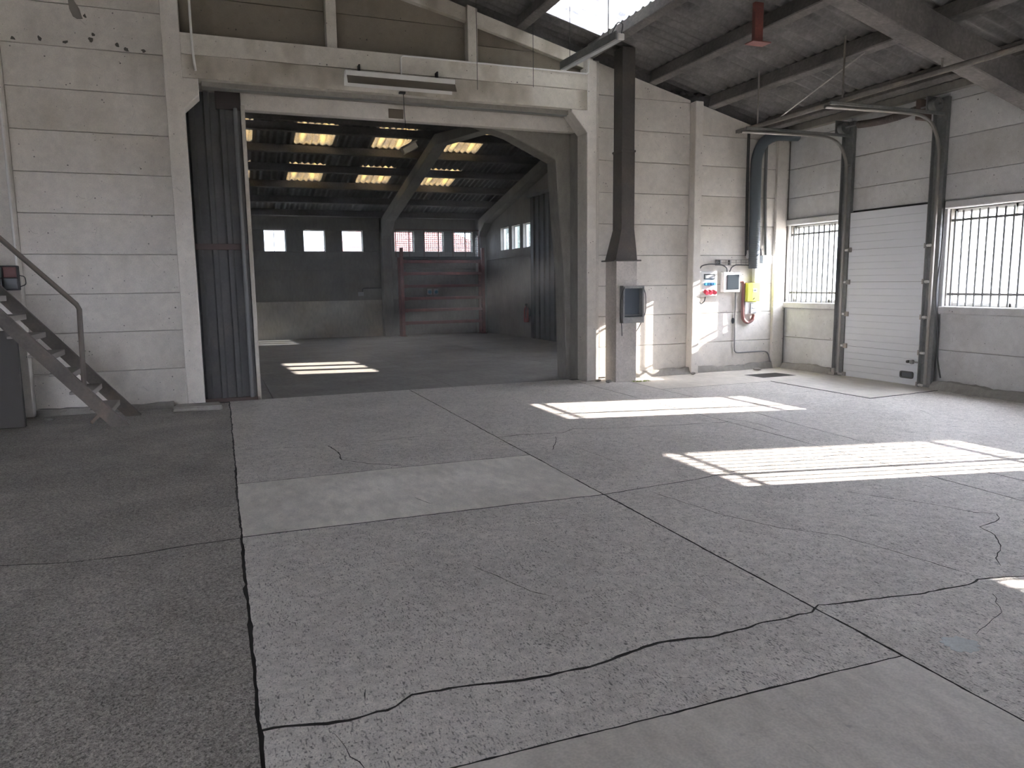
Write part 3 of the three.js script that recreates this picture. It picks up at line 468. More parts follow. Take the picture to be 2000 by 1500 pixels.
// ---------------------------------------------------------------- sectional door
const door = struct('door_1', 'white sectional door with five ribbed panels in the right wall', 'door', [9.02, 0, -8.08]);
{
  const z0 = -8.79, z1 = -7.38, ys = [0.0, 0.475, 0.965, 1.45, 1.935, 2.49];
  for (let k = 0; k < 5; k++) {
    const a = ys[k] + 0.002, b = ys[k + 1] - 0.002, pr = [[9.045, a], [8.992, a], [8.992, a + 0.004]], n = 4;
    for (let i = 1; i <= n; i++) { const y = a + (b - a) * i / (n + 1); pr.push([8.992, y - 0.004], [8.9965, y], [8.992, y + 0.004]); }
    pr.push([8.992, b], [9.045, b]);
    part(door, 'panel', prism(pr, 'z', z0, z1), M.doorwhite);
    part(door, 'seal', bx(9.03, 9.052, b - 0.03, b + 0.03, z0 + 0.01, z1 - 0.01, 0.002), M.black);
  }
  for (const z of [[-8.97, -8.80], [-7.42, -7.25]]) {
    const f = part(door, 'frame_post', merge(bx(8.985, 9.045, 0, 3.84, z[0], z[1], 0.004), bx(8.93, 8.99, 0, 3.84, z[0], z[0] + 0.012, 0.003)), M.steel, 'dark galvanised angle post');
    part(door, 'track', tube([V3(8.93, 0.05, z[0] + 0.13), V3(8.93, 1.5, z[0] + 0.13), V3(8.93, 2.95, z[0] + 0.13), V3(8.90, 3.25, z[0] + 0.13), V3(8.78, 3.47, z[0] + 0.13), V3(8.58, 3.57, z[0] + 0.13), V3(8.2, 3.59, z[0] + 0.13), V3(6.97, 3.57, z[0] + 0.13)], 0.022, 90, 8), M.galv);
    part(door, 'track_arm', bx(7.05, 9.0, 3.605, 3.645, z[0] + 0.115, z[0] + 0.145, 0.004), M.steel);
    part(door, 'track_stay', bx(8.9, 9.0, 3.18, 3.22, z[0] + 0.11, z[0] + 0.14, 0.003), M.steel);
    part(door, 'bearing_plate', bx(8.78, 9.04, 3.64, 3.86, z[0] + 0.005, z[0] + 0.02, 0.004), M.steel);
  }
  part(door, 'shaft', cyl(V3(8.86, 3.74, -8.93), V3(8.86, 3.74, -7.24), 0.013), M.steel);
  part(door, 'cable_drum', cyl(V3(8.86, 3.74, -8.92), V3(8.86, 3.74, -8.83), 0.085), M.steel);
  part(door, 'cable_drum', cyl(V3(8.86, 3.74, -7.38), V3(8.86, 3.74, -7.28), 0.085), M.steel);
  const coil = []; for (let i = 0; i <= 520; i++) { const t = i / 520, a = t * 2 * Math.PI * 42; coil.push(V3(8.86 + 0.042 * Math.cos(a), 3.735 - 0.03 * Math.sin(t * Math.PI) + 0.042 * Math.sin(a), -8.60 + t * 0.98)); }
  part(door, 'torsion_spring', new THREE.TubeGeometry(new THREE.CatmullRomCurve3(coil), 700, 0.0125, 5), mat('#5d524c', 0.7));
  part(door, 'centre_bracket', bx(8.84, 9.06, 3.6, 3.86, -7.62, -7.54, 0.006), mat('#6b5a54', 0.8));
  for (let k = 0; k < 5; k++) for (const [z, s] of [[-8.80, 1], [-7.40, -1]]) {
    const y = ys[k] || 0.03, h = part(door, 'hinge', bx(8.965, 8.992, y - 0.035, y + 0.035, z, z + s * 0.07, 0.004), M.galv);
    part(h, 'roller', cyl(V3(8.955, y, z - s * 0.05), V3(8.955, y, z + s * 0.02), 0.018), M.white);
  }
  const hr = (z0, z1, y0, y1, r) => { const p = []; for (const [cz, cy, a] of [[z1 - r, y1 - r, 0], [z0 + r, y1 - r, 1], [z0 + r, y0 + r, 2], [z1 - r, y0 + r, 3]]) for (let i = 0; i <= 5; i++) { const t = (a + i / 5) * Math.PI / 2; p.push([cz + r * Math.cos(t), cy + r * Math.sin(t)]); } return p; };
  part(door, 'handle', prism(hr(-7.745, -7.525, 0.095, 0.195, 0.03), 'x', 8.975, 8.993, [hr(-7.725, -7.545, 0.115, 0.175, 0.02)]), M.black, 'black recessed pull handle');
  part(door, 'handle_cup', prism(hr(-7.73, -7.54, 0.11, 0.18, 0.02), 'x', 8.99, 8.9935), M.smoked);
  part(door, 'latch_bar', bx(8.965, 8.98, 0.325, 0.345, -7.6, -7.35, 0.003), M.steel);
  part(door, 'latch_knob', cyl(V3(8.955, 0.335, -7.55), V3(8.992, 0.335, -7.55), 0.03), M.steel);
  part(door, 'latch_grip', cyl(V3(8.95, 0.335, -7.61), V3(8.985, 0.335, -7.61), 0.02), M.black);
  part(door, 'floor_bracket', merge(bx(8.88, 9.0, 0.01, 0.05, -8.99, -8.86, 0.004), bx(8.90, 8.96, 0.05, 0.11, -8.95, -8.89, 0.004)), M.galv);
}
const hose = single('cable', 'grey flexible cable hanging beside the right post of the sectional door', 'cable', tube([V3(9.0, 2.5, -7.22), V3(9.0, 1.9, -7.22), V3(8.98, 1.45, -7.24), V3(8.97, 1.2, -7.23), V3(8.98, 0.8, -7.19), V3(8.97, 0.4, -7.15), V3(8.98, 0.16, -7.10)], 0.011, 50, 6), M.cable);
// long rail carrying the horizontal tracks
const hang = thing('ceiling_rail', 'long galvanised rail hanging below the purlins near the right wall', 'rail', [7.25, 3.66, -6]);
part(hang, 'channel', merge(bx(7.225, 7.275, 3.68, 3.69, -9.3, -2.6, 0.001), bx(7.225, 7.232, 3.64, 3.69, -9.3, -2.6, 0.001), bx(7.268, 7.275, 3.64, 3.69, -9.3, -2.6, 0.001)), M.galv);
for (const z of [-8.85, -7.3, -5.95, -4]) part(hang, 'hanger', bx(7.243, 7.257, 3.69, z === -5.95 ? 4.0 : 4.42, z - 0.012, z + 0.012, 0.002), M.galv);
part(hang, 'brace', bar(V3(7.25, 3.69, -8.4), V3(7.45, 4.24, -7.1), 0.03, 0.008), M.galv);
const rod = thing('steel_bar', 'thin steel bar below the rafter at the upper right', 'bar', [8.6, 3.95, -6.6]);
part(rod, 'bar', bar(V3(8.05, 3.92, -6.6), V3(9.05, 3.975, -6.6), 0.03, 0.03), M.galv); part(rod, 'bracket', bx(9.0, 9.05, 3.9, 4.05, -6.65, -6.55, 0.004), M.galv); part(rod, 'hanger', bx(8.06, 8.08, 3.92, 4.27, -6.61, -6.59, 0.002), M.galv);

// ---------------------------------------------------------------- sliding doors
const sd = struct('door_2', 'dark ribbed sliding door pushed to the left of the opening', 'door', [-0.2, 0, -10.4]);
{
  const prof = []; const x0 = -1.25, x1 = 0.40, n = 9, w = (x1 - x0) / n;
  for (let i = 0; i < n; i++) { const x = x0 + i * w, d = 0.03; prof.push([x, -10.40], [x + w * 0.52, -10.40], [x + w * 0.62, -10.40 + d], [x + w * 0.9, -10.40 + d]); } prof.push([x1, -10.40]);
  const back = prof.map(([x, z]) => [x, z - 0.006]).reverse();
  const g1 = prism([...prof, ...back], 'y', 0.02, 1.99), g2 = prism([...prof, ...back], 'y', 2.03, 3.92);
  part(sd, 'ribbed_sheet', g1, M.darkdoor); part(sd, 'ribbed_sheet', g2, M.darkdoor);
  part(sd, 'rail', bx(x0, 0.44, 1.97, 2.05, -10.43, -10.365, 0.006), mat('#4a3b36', 0.85)); part(sd, 'rail', bx(x0, 0.44, -0.02, 0.045, -10.44, -10.355, 0.006), mat('#4f403a', 0.85), 'rusty bottom rail');
  part(sd, 'stile', bx(0.395, 0.445, -0.02, 3.78, -10.44, -10.355, 0.006), M.paintDirty, 'pale edge stile');
  part(sd, 'edge_tube', cyl(V3(0.33, 0.04, -10.36), V3(0.33, 3.74, -10.36), 0.026), M.steel);
  part(sd, 'head_plate', bx(0.10, 0.40, 3.72, 3.97, -10.40, -10.365, 0.004), mat('#2a211f', 0.8));
}
const fd = struct('door_3', 'dark ribbed sliding door on the gable wall of the dark room', 'door', [8.7, 0, -19.4]);
{
  const p = [], z0 = -20.6, n = 12, w = 0.36; for (let i = 0; i < n; i++) { const z = z0 + i * w; p.push([8.70, z], [8.70, z + w * 0.5], [8.66, z + w * 0.6], [8.66, z + w * 0.9]); } p.push([8.70, z0 + n * w]);
  const b = p.map(([x, z]) => [x + 0.006, z]).reverse(); part(fd, 'ribbed_sheet', prism([...p, ...b], 'y', -0.14, 3.98), M.darkdoor); part(fd, 'top_rail', bx(8.62, 8.74, 3.98, 4.08, -20.7, -15.6, 0.006), M.steel);
}

// ---------------------------------------------------------------- staircase at the left
const st = thing('staircase', 'grey steel staircase with a tubular handrail at the left edge', 'staircase', [-1.1, 0, -9.33]);
{
  const S = 1.204, foot = -1.01, top = 2.75, X = (y, f = foot) => f - y / S;
  const stringer = (f, zc) => merge(prism([[f, 0.003], [X(top, f), top], [X(top, f) - 0.165, top], [f - 0.165, 0.003]], 'z', zc - 0.004, zc + 0.004), bar(V3(f, 0.01, zc - 0.02), V3(X(top, f), top, zc - 0.02), 0.045, 0.008), bar(V3(f - 0.155, 0.01, zc - 0.02), V3(X(top, f) - 0.155, top, zc - 0.02), 0.045, 0.008));
  part(st, 'stringer', stringer(foot, -8.95), M.stair); part(st, 'stringer', stringer(foot + 0.06, -9.66), M.stair);
  for (let k = 1; k <= 12; k++) { const y = 0.205 * k; part(st, 'tread', merge(bx(X(y) - 0.20, X(y) + 0.02, y - 0.03, y, -9.68, -8.97, 0.004), bx(X(y) - 0.01, X(y) + 0.02, y - 0.06, y - 0.02, -9.68, -8.97, 0.004)), mat('#8b867f', 0.8)); }
  part(st, 'handrail', tube([V3(-1.405, 0.46, -8.975), V3(-1.385, 1.31, -8.975), V3(-1.44, 1.37, -8.975), V3(-3.2, 3.29, -8.975)], 0.026, 60, 8, false), M.stair);
  part(st, 'brace', bar(V3(-1.42, 0.01, -9.3), V3(-1.26, 0.17, -9.3), 0.04, 0.04), M.stair);
  part(st, 'landing_support', bx(-2.75, -2.06, 0.003, 1.06, -9.42, -9.36, 0.006), mat('#4a4743', 0.85), 'dark upright support sheet');
}
const cb = thing('control_box', 'black four part control box on the pilaster above the stairs', 'control box', [-2.27, 1.5, -10.03]);
part(cb, 'body', bx(-2.43, -2.12, 1.49, 1.77, -10.07, -9.99, 0.008), M.black);
for (const [i, j] of [[0, 0], [1, 0], [0, 1], [1, 1]]) part(cb, 'cover', bx(-2.415 + i * 0.15, -2.285 + i * 0.15, 1.505 + j * 0.13, 1.625 + j * 0.13, -9.995, -9.975, 0.006), [mat('#3c4046', 0.3), mat('#55595c', 0.4), mat('#2f4a4c', 0.4), mat('#6b3b36', 0.5)][i + 2 * j]);
part(cb, 'cable', tube([V3(-2.12, 1.66, -10.03), V3(-2.07, 1.64, -10.04), V3(-2.065, 1.56, -10.04), V3(-2.12, 1.53, -10.03)], 0.006, 20, 6), M.cable);
single('conduit', 'thin white conduit running up the pilaster above the control box', 'conduit', tube([V3(-2.14, 1.77, -10.055), V3(-2.14, 3.2, -10.055), V3(-2.15, 5.6, -10.055)], 0.012, 20, 8), M.white);
single('conduit', 'vertical white conduit beside the corbel of the left pilaster', 'conduit', tube([V3(-0.10, 4.06, -9.985), V3(-0.12, 4.4, -9.985), V3(-0.12, 5.8, -9.985)], 0.014, 20, 8), M.white);
single('conduit', 'white conduit along the top of the stained beam', 'conduit', tube([V3(2.40, 4.2, -9.983), V3(2.40, 4.45, -9.983), V3(2.43, 4.47, -9.983), V3(5.12, 4.475, -9.983), V3(5.15, 4.5, -9.983), V3(5.16, 4.66, -9.983)], 0.011, 80, 8, false), M.white);

// ---------------------------------------------------------------- lamps (all off)
const l1 = thing('fluorescent_lamp', 'long white reflector lamp mounted on the stained beam', 'lamp', [2.37, 4.0, -9.9]);
part(l1, 'housing', bx(1.65, 3.10, 4.135, 4.20, -9.96, -9.86, 0.006), M.white);
part(l1, 'reflector', prism([[-9.87, 4.135], [-9.865, 4.135], [-9.80, 4.03], [-9.806, 4.027]], 'x', 1.67, 3.10), mat('#6f675b', 0.8), 'brown reflector wing coloured as if in shade');  // dark colour stands for the shaded face of this wing
part(l1, 'reflector', prism([[-9.95, 4.135], [-9.945, 4.135], [-9.985, 4.03], [-9.99, 4.03]], 'x', 1.65, 3.09), M.white);
part(l1, 'tube', cyl(V3(1.7, 4.085, -9.9), V3(3.05, 4.085, -9.9), 0.013), M.white);
for (const x of [1.83, 2.86]) part(l1, 'bracket', bx(x, x + 0.02, 4.18, 4.29, -10.0, -9.9, 0.002), M.black);
const l2 = thing('fluorescent_lamp', 'grey batten lamp hanging on wires near the roof skylight', 'lamp', [4.6, 4.4, -8.9]);
{
  const a = V3(4.56, 4.40, -9.56), b = V3(4.65, 4.40, -8.19);
  part(l2, 'body', bar(a, b, 0.085, 0.07), M.grey); part(l2, 'reflector', bar(a.clone().add(V3(-0.055, 0.02, 0)), b.clone().add(V3(-0.055, 0.02, 0)), 0.02, 0.10), M.steel);
  part(l2, 'end_cap', bar(b, b.clone().add(V3(0.003, 0, 0.03)), 0.09, 0.075), M.white); part(l2, 'end_cap', bar(a.clone().add(V3(-0.002, 0, -0.03)), a, 0.09, 0.075), M.white);
  part(l2, 'wire', cyl(V3(4.57, 4.42, -9.4), V3(4.57, ROOF(4.57), -9.4), 0.004, 0.004, 6), M.cable); part(l2, 'wire', cyl(V3(4.63, 4.42, -8.45), V3(4.63, ROOF(4.63), -8.45), 0.005, 0.005, 6), M.cable);
  part(l2, 'cable', tube([V3(4.65, 4.42, -8.17), V3(4.66, 4.53, -8.15), V3(4.65, 4.58, -8.25), V3(4.64, 4.50, -8.38), V3(4.63, 4.46, -8.45)], 0.006, 24, 6), M.cable);
}
single('wire', 'thin vertical wire hanging in front of the gable above the beam', 'wire', cyl(V3(3.45, 4.12, -9.97), V3(3.45, 5.3, -9.97), 0.004, 0.004, 6), M.cable);
single('wire', 'thin vertical wire hanging right of the gable post', 'wire', cyl(V3(4.28, 4.22, -9.97), V3(4.28, 5.12, -9.97), 0.004, 0.004, 6), M.cable);
const l3 = thing('work_lamp', 'small box lamp dangling on a cord in the middle of the opening', 'lamp', [2.45, 3.3, -9.95]);
part(l3, 'hook', bx(2.36, 2.44, 3.985, 4.01, -10.0, -9.94, 0.002), M.black);
part(l3, 'cord', tube([V3(2.41, 4.0, -9.95), V3(2.42, 3.7, -9.95), V3(2.445, 3.40, -9.95)], 0.005, 20, 6), M.cable);
part(l3, 'body', bar(V3(2.37, 3.25, -9.95), V3(2.56, 3.35, -9.95), 0.10, 0.10), mat('#8d8778', 0.7));
part(l3, 'shade', bar(V3(2.36, 3.28, -9.945), V3(2.56, 3.39, -9.945), 0.14, 0.02), mat('#5f5a50', 0.7));
const rs = thing('steel_hanger', 'red steel hanger with a flat end plate below the purlins', 'hanger', [6.12, 4.28, -7.5]);
part(rs, 'strut', merge(bx(6.06, 6.18, 4.29, ROOF(6.12) - 0.005, -7.505, -7.495, 0.002), bx(6.06, 6.07, 4.29, ROOF(6.12) - 0.005, -7.55, -7.5, 0.002)), M.red);
part(rs, 'end_plate', bx(6.0, 6.26, 4.275, 4.29, -7.60, -7.44, 0.003), M.red);

// ---------------------------------------------------------------- duct
const du = thing('air_duct', 'brown sheet metal air duct with an open outlet box', 'duct', [5.64, 0, -9.85]);
{
  part(du, 'lower_box', bx(5.47, 5.82, 0.002, 1.80, -10.03, -9.70, 0.004), M.ductlow);
  part(du, 'flange', bx(5.41, 5.87, 1.80, 1.82, -10.06, -9.66, 0.003), M.duct);
  const q = (x0, x1, z0, z1, y) => [[x0, y, z0], [x1, y, z0], [x1, y, z1], [x0, y, z1]], lo = q(5.46, 5.82, -10.03, -9.70, 1.82), hi = q(5.57, 5.79, -10.0, -9.74, 2.26), pos = [];
  for (let i = 0; i < 4; i++) { const j = (i + 1) % 4; pos.push(...lo[j], ...lo[i], ...hi[i], ...lo[j], ...hi[i], ...hi[j]); }
  const g = new THREE.BufferGeometry(); g.setAttribute('position', new THREE.Float32BufferAttribute(pos, 3)); g.computeVertexNormals(); part(du, 'transition', boxUV(g), M.duct);
  part(du, 'upper_duct', bx(5.57, 5.79, 2.25, 3.39, -10.0, -9.74, 0.004), M.duct); part(du, 'upper_duct', bx(5.575, 5.785, 3.39, 4.83, -9.995, -9.745, 0.004), M.duct);
  part(du, 'joint_ring', bx(5.56, 5.80, 3.375, 3.405, -10.01, -9.73, 0.003), M.duct);
  const ob = part(du, 'outlet_frame', prism(rect(5.53, 5.89, 0.89, 1.44), 'z', -9.72, -9.60, [rect(5.56, 5.86, 0.98, 1.40)], 0.003), M.steel, 'grey open outlet frame');
  part(du, 'outlet_back', bx(5.55, 5.87, 0.97, 1.41, -9.712, -9.695, 0.002), mat('#39434d', 0.6));
  part(du, 'louvre', bx(5.57, 5.85, 1.0, 1.01, -9.69, -9.61, 0.002), M.steel);
  part(du, 'wire', tube([V3(5.55, 1.42, -9.59), V3(5.50, 1.3, -9.60), V3(5.49, 1.05, -9.62), V3(5.53, 0.85, -9.64), V3(5.55, 0.70, -9.66)], 0.006, 30, 6), M.cable);
  part(du, 'wire', tube([V3(5.86, 1.42, -9.59), V3(5.91, 1.3, -9.60), V3(5.91, 1.05, -9.60), V3(5.84, 0.85, -9.64), V3(5.80, 0.76, -9.67)], 0.006, 30, 6), M.cable);
}
{ // moss and rubble at the duct foot
  const r = rng(31), l = []; for (let i = 0; i < 160; i++) { const x = 5.72 + r() * 0.28, z = -9.67 + r() * 0.10, g = new THREE.ConeGeometry(0.004, 0.012 + r() * 0.03, 4); g.rotateX((r() - 0.5) * 1.2); g.rotateZ((r() - 0.5) * 1.2); g.translate(x, 0.008, z); l.push(g); }
  single('moss', 'bright green moss growing at the foot of the duct', 'moss', merge(l), mat('#7f9440', 1), { kind: 'stuff' });
  const names = ['left of the duct foot', 'behind the duct foot', 'by the slim pilaster', 'in the corner below the switchgear', 'under the stairs']; const at = [[5.36, -9.72], [5.28, -9.9], [7.05, -9.98], [8.3, -9.95], [-1.9, -9.75]];
  at.forEach(([x, z], i) => { const s = 0.03 + 0.02 * r(), g = new THREE.DodecahedronGeometry(s, 0); g.scale(1.6, 0.5, 1); g.rotateY(r() * 3); g.translate(x, s * 0.45, z); single('rubble', 'small broken concrete lump lying ' + names[i], 'rubble', boxUV(g), M.concrete); });
}

// ---------------------------------------------------------------- switchgear on the back wall
const box = (name, label, cat, x0, x1, y0, y1, z1, m, b = 0.008) => { const t = thing(name, label, cat, [(x0 + x1) / 2, y0, -10.19]); part(t, 'body', bx(x0, x1, y0, y1, -10.2, z1, b), m); return t; };
const sp = box('socket_panel', 'white socket panel with four blue and three red outlets', 'socket panel', 7.235, 7.565, 1.24, 1.655, -10.09, M.white, 0.02);
part(sp, 'fuse_window', bx(7.295, 7.505, 1.52, 1.605, -10.095, -10.08, 0.004), M.smoked);
part(sp, 'window_label', bx(7.31, 7.49, 1.535, 1.59, -10.082, -10.077, 0.001), M.grey);
for (let i = 0; i < 4; i++) { const c = V3(7.32 + i * 0.055, 1.445, -10.09), s = part(sp, 'socket', cyl(c, c.clone().add(V3(0, 0, 0.035)), 0.024, 0.024, 18), mat('#2a8fc4', 0.5), 'blue outlet'); part(s, 'lid', bx(c.x - 0.021, c.x + 0.021, 1.424, 1.468, -10.058, -10.05, 0.004), mat('#3aa3d8', 0.5)); }
for (let i = 0; i < 3; i++) { const c = V3(7.325 + i * 0.075, 1.325, -10.09), s = part(sp, 'socket', cyl(c, c.clone().add(V3(0, -0.02, 0.06)), 0.034, 0.034, 20), mat('#b3243f', 0.5), 'red outlet'); part(s, 'lid', cyl(c.clone().add(V3(0, -0.02, 0.058)), c.clone().add(V3(0, -0.023, 0.07)), 0.037, 0.03, 20), mat('#c8324c', 0.5)); }
const fb = box('fuse_box', 'white fuse box with a smoked window', 'fuse box', 7.70, 8.03, 1.305, 1.635, -10.11, M.white);
part(fb, 'window', bx(7.765, 8.005, 1.35, 1.59, -10.115, -10.10, 0.006), M.smoked, 'smoked door window');
box('junction_box', 'plain white box above the yellow meter box', 'junction box', 8.33, 8.51, 1.46, 1.70, -10.12, M.white);
const mb = box('meter_box', 'bright yellow green meter box beside the corner pilaster', 'meter box', 8.17, 8.43, 1.145, 1.455, -10.09, mat('#cfd63c', 0.5));
part(mb, 'dial', bx(8.28, 8.36, 1.30, 1.36, -10.092, -10.085, 0.003), M.white); part(mb, 'dial_frame', bx(8.295, 8.345, 1.315, 1.345, -10.087, -10.082, 0.002), M.smoked); part(mb, 'knob', bar(V3(8.285, 1.18, -10.085), V3(8.315, 1.205, -10.085), 0.01, 0.012), M.black);
const cbx = box('breaker_box', 'grey and white breaker box below the yellow meter box', 'breaker box', 8.17, 8.42, 0.93, 1.142, -10.14, M.white);
part(cbx, 'cover', bx(8.27, 8.41, 0.95, 1.12, -10.145, -10.12, 0.004), M.grey); part(cbx, 'switch', bx(8.30, 8.38, 1.03, 1.06, -10.125, -10.11, 0.003), M.white);
const jb = box('junction_box', 'small pale junction box on the corner pilaster', 'junction box', 8.45, 8.645, 1.775, 1.905, -10.08, mat('#d9e2e6', 0.5));
part(jb, 'cable', tube([V3(8.47, 1.9, -10.14), V3(8.46, 2.0, -10.15), V3(8.44, 2.05, -10.18)], 0.012, 20, 6), M.cable);
single('conduit', 'dark vertical conduit rising from the small pale junction box', 'conduit', tube([V3(8.58, 1.9, -10.16), V3(8.56, 2.4, -10.17), V3(8.53, 3.0, -10.17), V3(8.53, 3.85, -10.17)], 0.026, 30, 10), M.steel);
const tr = thing('cable_duct', 'dark grey ribbed cable duct rising and bending into the right wall', 'cable duct', [8.3, 1.7, -10.1]);
{
  const path = new THREE.CatmullRomCurve3([V3(8.30, 1.69, -10.11), V3(8.29, 2.4, -10.11), V3(8.28, 3.2, -10.11), V3(8.29, 3.5, -10.10), V3(8.40, 3.72, -10.08), V3(8.62, 3.83, -10.05), V3(9.04, 3.85, -10.03)], false, 'catmullrom', 0.4);
  const g = new THREE.TubeGeometry(path, 90, 0.088, 14); g.scale(1, 1, 1); part(tr, 'sleeve', g, new THREE.MeshStandardMaterial({ color: '#596269', roughness: 0.5, metalness: 0.05 }));
  const fr = path.computeFrenetFrames(1); const rings = []; for (let i = 0; i < 26; i++) { const t = new THREE.TorusGeometry(0.089, 0.004, 5, 18); t.rotateX(Math.PI / 2); t.translate(8.298, 1.72 + i * 0.03, -10.11); rings.push(t); } const rg = part(tr, 'ribs', merge(rings), M.steel); rg.userData.kind = 'stuff';
  for (const x of [8.17, 8.20]) part(tr, 'side_cable', tube([V3(x, 1.9, -10.17), V3(x - 0.02, 3.0, -10.17), V3(x - 0.02, 3.95, -10.17)], 0.011, 24, 6), M.cable);
  part(tr, 'clamp', bx(8.19, 8.23, 1.86, 1.99, -10.19, -10.14, 0.004), M.white);
}
const ct = thing('cable_tray', 'short wire cable tray above the fuse box', 'cable tray', [7.87, 1.74, -10.15]);
for (const y of [1.745, 1.79, 1.835]) part(ct, 'wire', cyl(V3(7.55, y, -10.14), V3(8.2, y, -10.14), 0.005, 0.005, 6), M.galv);
for (let i = 0; i < 7; i++) part(ct, 'rung', cyl(V3(7.56 + i * 0.1, 1.745, -10.14), V3(7.56 + i * 0.1, 1.835, -10.14), 0.004, 0.004, 6), M.galv);
for (const x of [7.58, 7.63, 7.83]) part(ct, 'clip', bx(x, x + 0.025, 1.75, 1.83, -10.19, -10.13, 0.003), M.steel);
const cab = (label, pts, r = 0.01, m = M.cable) => single('cable', label, 'cable', tube(pts, r, 40, 6), m);
cab('black cable arching from the socket panel to the fuse box', [V3(7.21, 1.68, -10.1), V3(7.27, 1.74, -10.1), V3(7.42, 1.765, -10.1), V3(7.65, 1.75, -10.1), V3(7.75, 1.70, -10.11), V3(7.77, 1.635, -10.12)]);
cab('short black cable looping from the fuse box to the trunk', [V3(7.82, 1.635, -10.12), V3(7.86, 1.71, -10.12), V3(7.95, 1.75, -10.12), V3(8.2, 1.745, -10.12)]);
cab('black cable looping below the socket panel', [V3(7.34, 1.24, -10.1), V3(7.32, 1.17, -10.1), V3(7.26, 1.13, -10.1), V3(7.205, 1.17, -10.08)]);
cab('reddish brown conduit bending below the breaker box', [V3(8.06, 1.48, -10.17), V3(8.12, 1.485, -10.17), V3(8.145, 1.42, -10.17), V3(8.145, 0.95, -10.17), V3(8.17, 0.84, -10.17), V3(8.25, 0.79, -10.17), V3(8.34, 0.83, -10.17), V3(8.37, 0.925, -10.16)], 0.028, mat('#8a5a55', 0.6));
cab('thin grey conduit dropping from the fuse box and turning right', [V3(7.99, 1.30, -10.17), V3(8.0, 0.8, -10.18), V3(8.0, 0.38, -10.18), V3(8.02, 0.31, -10.18), V3(8.1, 0.29, -10.18), V3(8.62, 0.29, -10.18), V3(8.70, 0.24, -10.16), V3(8.73, 0.1, -10.14)], 0.011, M.steel);
single('wall_vent', 'small dark oval hole plate on the wall below the fuse box', 'vent', (() => { const g = cyl(V3(0, 0, -10.2), V3(0, 0, -10.19), 0.035, 0.035, 16); g.scale(0.8, 1.4, 1); g.translate(7.97, 0.83, 0); return g; })(), M.smoked);

// ---------------------------------------------------------------- far room things
const rk = thing('storage_rack', 'red steel rack with seven cross beams at the far wall', 'rack', [7.2, -0.2, -24.4]);
{
  const y0 = FY(-24.3) + 0.002;
  for (const x of [5.58, 8.40]) for (const z of [-24.22, -24.55]) { part(rk, 'upright', bx(x, x + 0.11, y0, z === -24.22 ? 2.70 : 2.4, z - 0.04, z + 0.04, 0.006), M.red); part(rk, 'foot', bx(x - 0.04, x + 0.15, y0, y0 + 0.015, z - 0.08, z + 0.08, 0.003), M.red); }
  for (const y of [2.25, 1.85, 1.44, 1.03, 0.64, 0.22]) { part(rk, 'beam', bx(5.69, 8.40, y - 0.045, y + 0.045, -24.24, -24.20, 0.006), M.red); part(rk, 'end_bracket', bx(5.69, 5.80, y - 0.06, y + 0.06, -24.2, -24.185, 0.003), M.red); part(rk, 'beam', bx(5.69, 8.40, y - 0.045, y + 0.045, -24.57, -24.53, 0.006), M.red); }
  part(rk, 'tray', bx(5.68, 8.36, 2.31, 2.40, -24.62, -24.14, 0.02), M.black, 'dark tray on top of the rack');
  for (const [a, b] of [[-24.2, -24.6]]) for (const x of [5.635, 8.455]) for (const y of [0.4, 1.2, 2.0]) part(rk, 'side_brace', bar(V3(x, y, a), V3(x, y + 0.35, b), 0.03, 0.02), M.red);
}
const cg = thing('wire_cage', 'tall red framed wire mesh panel standing on the rack', 'mesh panel', [6.9, 2.4, -24.4]);
{
  const w = []; for (let i = 0; i <= 42; i++) { const x = 5.5 + i * 0.07; w.push(bx(x - 0.007, x + 0.007, 2.42, 3.27, -24.403, -24.397, 0.0005)); } for (let i = 0; i <= 12; i++) { const y = 2.42 + i * 0.07; w.push(bx(5.5, 8.38, y - 0.006, y + 0.006, -24.403, -24.397, 0.0005)); }
  part(cg, 'wire_mesh', merge(w), M.steel).userData.kind = 'stuff';
  for (const x of [5.5, 5.95, 6.45, 6.95, 7.45, 7.9, 8.37]) part(cg, 'post', bx(x - 0.013, x + 0.013, 2.40, 3.30, -24.415, -24.385, 0.003), x > 8 ? M.red : M.rust);
  part(cg, 'top_bar', bx(5.49, 8.39, 3.28, 3.31, -24.415, -24.385, 0.003), M.rust);
}
const fo = thing('wall_socket', 'small pale wall socket left of the far portal frame', 'socket', [4.4, 1.14, -24.97]); part(fo, 'body', bx(4.31, 4.49, 1.14, 1.27, -25, -24.93, 0.01), M.grey); part(fo, 'conduit', tube([V3(4.45, 1.27, -24.97), V3(4.46, 1.37, -24.97), V3(4.5, 1.39, -24.97), V3(5.1, 1.39, -24.97)], 0.015, 30, 6, false), M.cable);
for (const [x, l] of [[6.75, 'left of two small blue sockets behind the rack'], [6.98, 'right of two small blue sockets behind the rack']]) { const s = thing('wall_socket', l, 'socket', [x, 1.2, -24.97], { group: 'blue sockets behind the rack' }); part(s, 'body', bx(x - 0.08, x + 0.08, 1.14, 1.34, -25, -24.93, 0.01), M.grey); part(s, 'lid', cyl(V3(x, 1.24, -24.93), V3(x, 1.23, -24.90), 0.06), mat('#4e93ab', 0.5)); }
const ex = thing('fire_extinguisher', 'dark red fire extinguisher on the gable wall of the dark room', 'extinguisher', [8.62, 0.3, -20.75]);
part(ex, 'cylinder', new THREE.LatheGeometry([[0, 0.3], [0.075, 0.3], [0.08, 0.33], [0.08, 0.66], [0.06, 0.73], [0.025, 0.76], [0.025, 0.8], [0, 0.8]].map((p) => new THREE.Vector2(...p)), 20).translate(8.62, 0.02, -20.78), mat('#8e1f1c', 0.4));
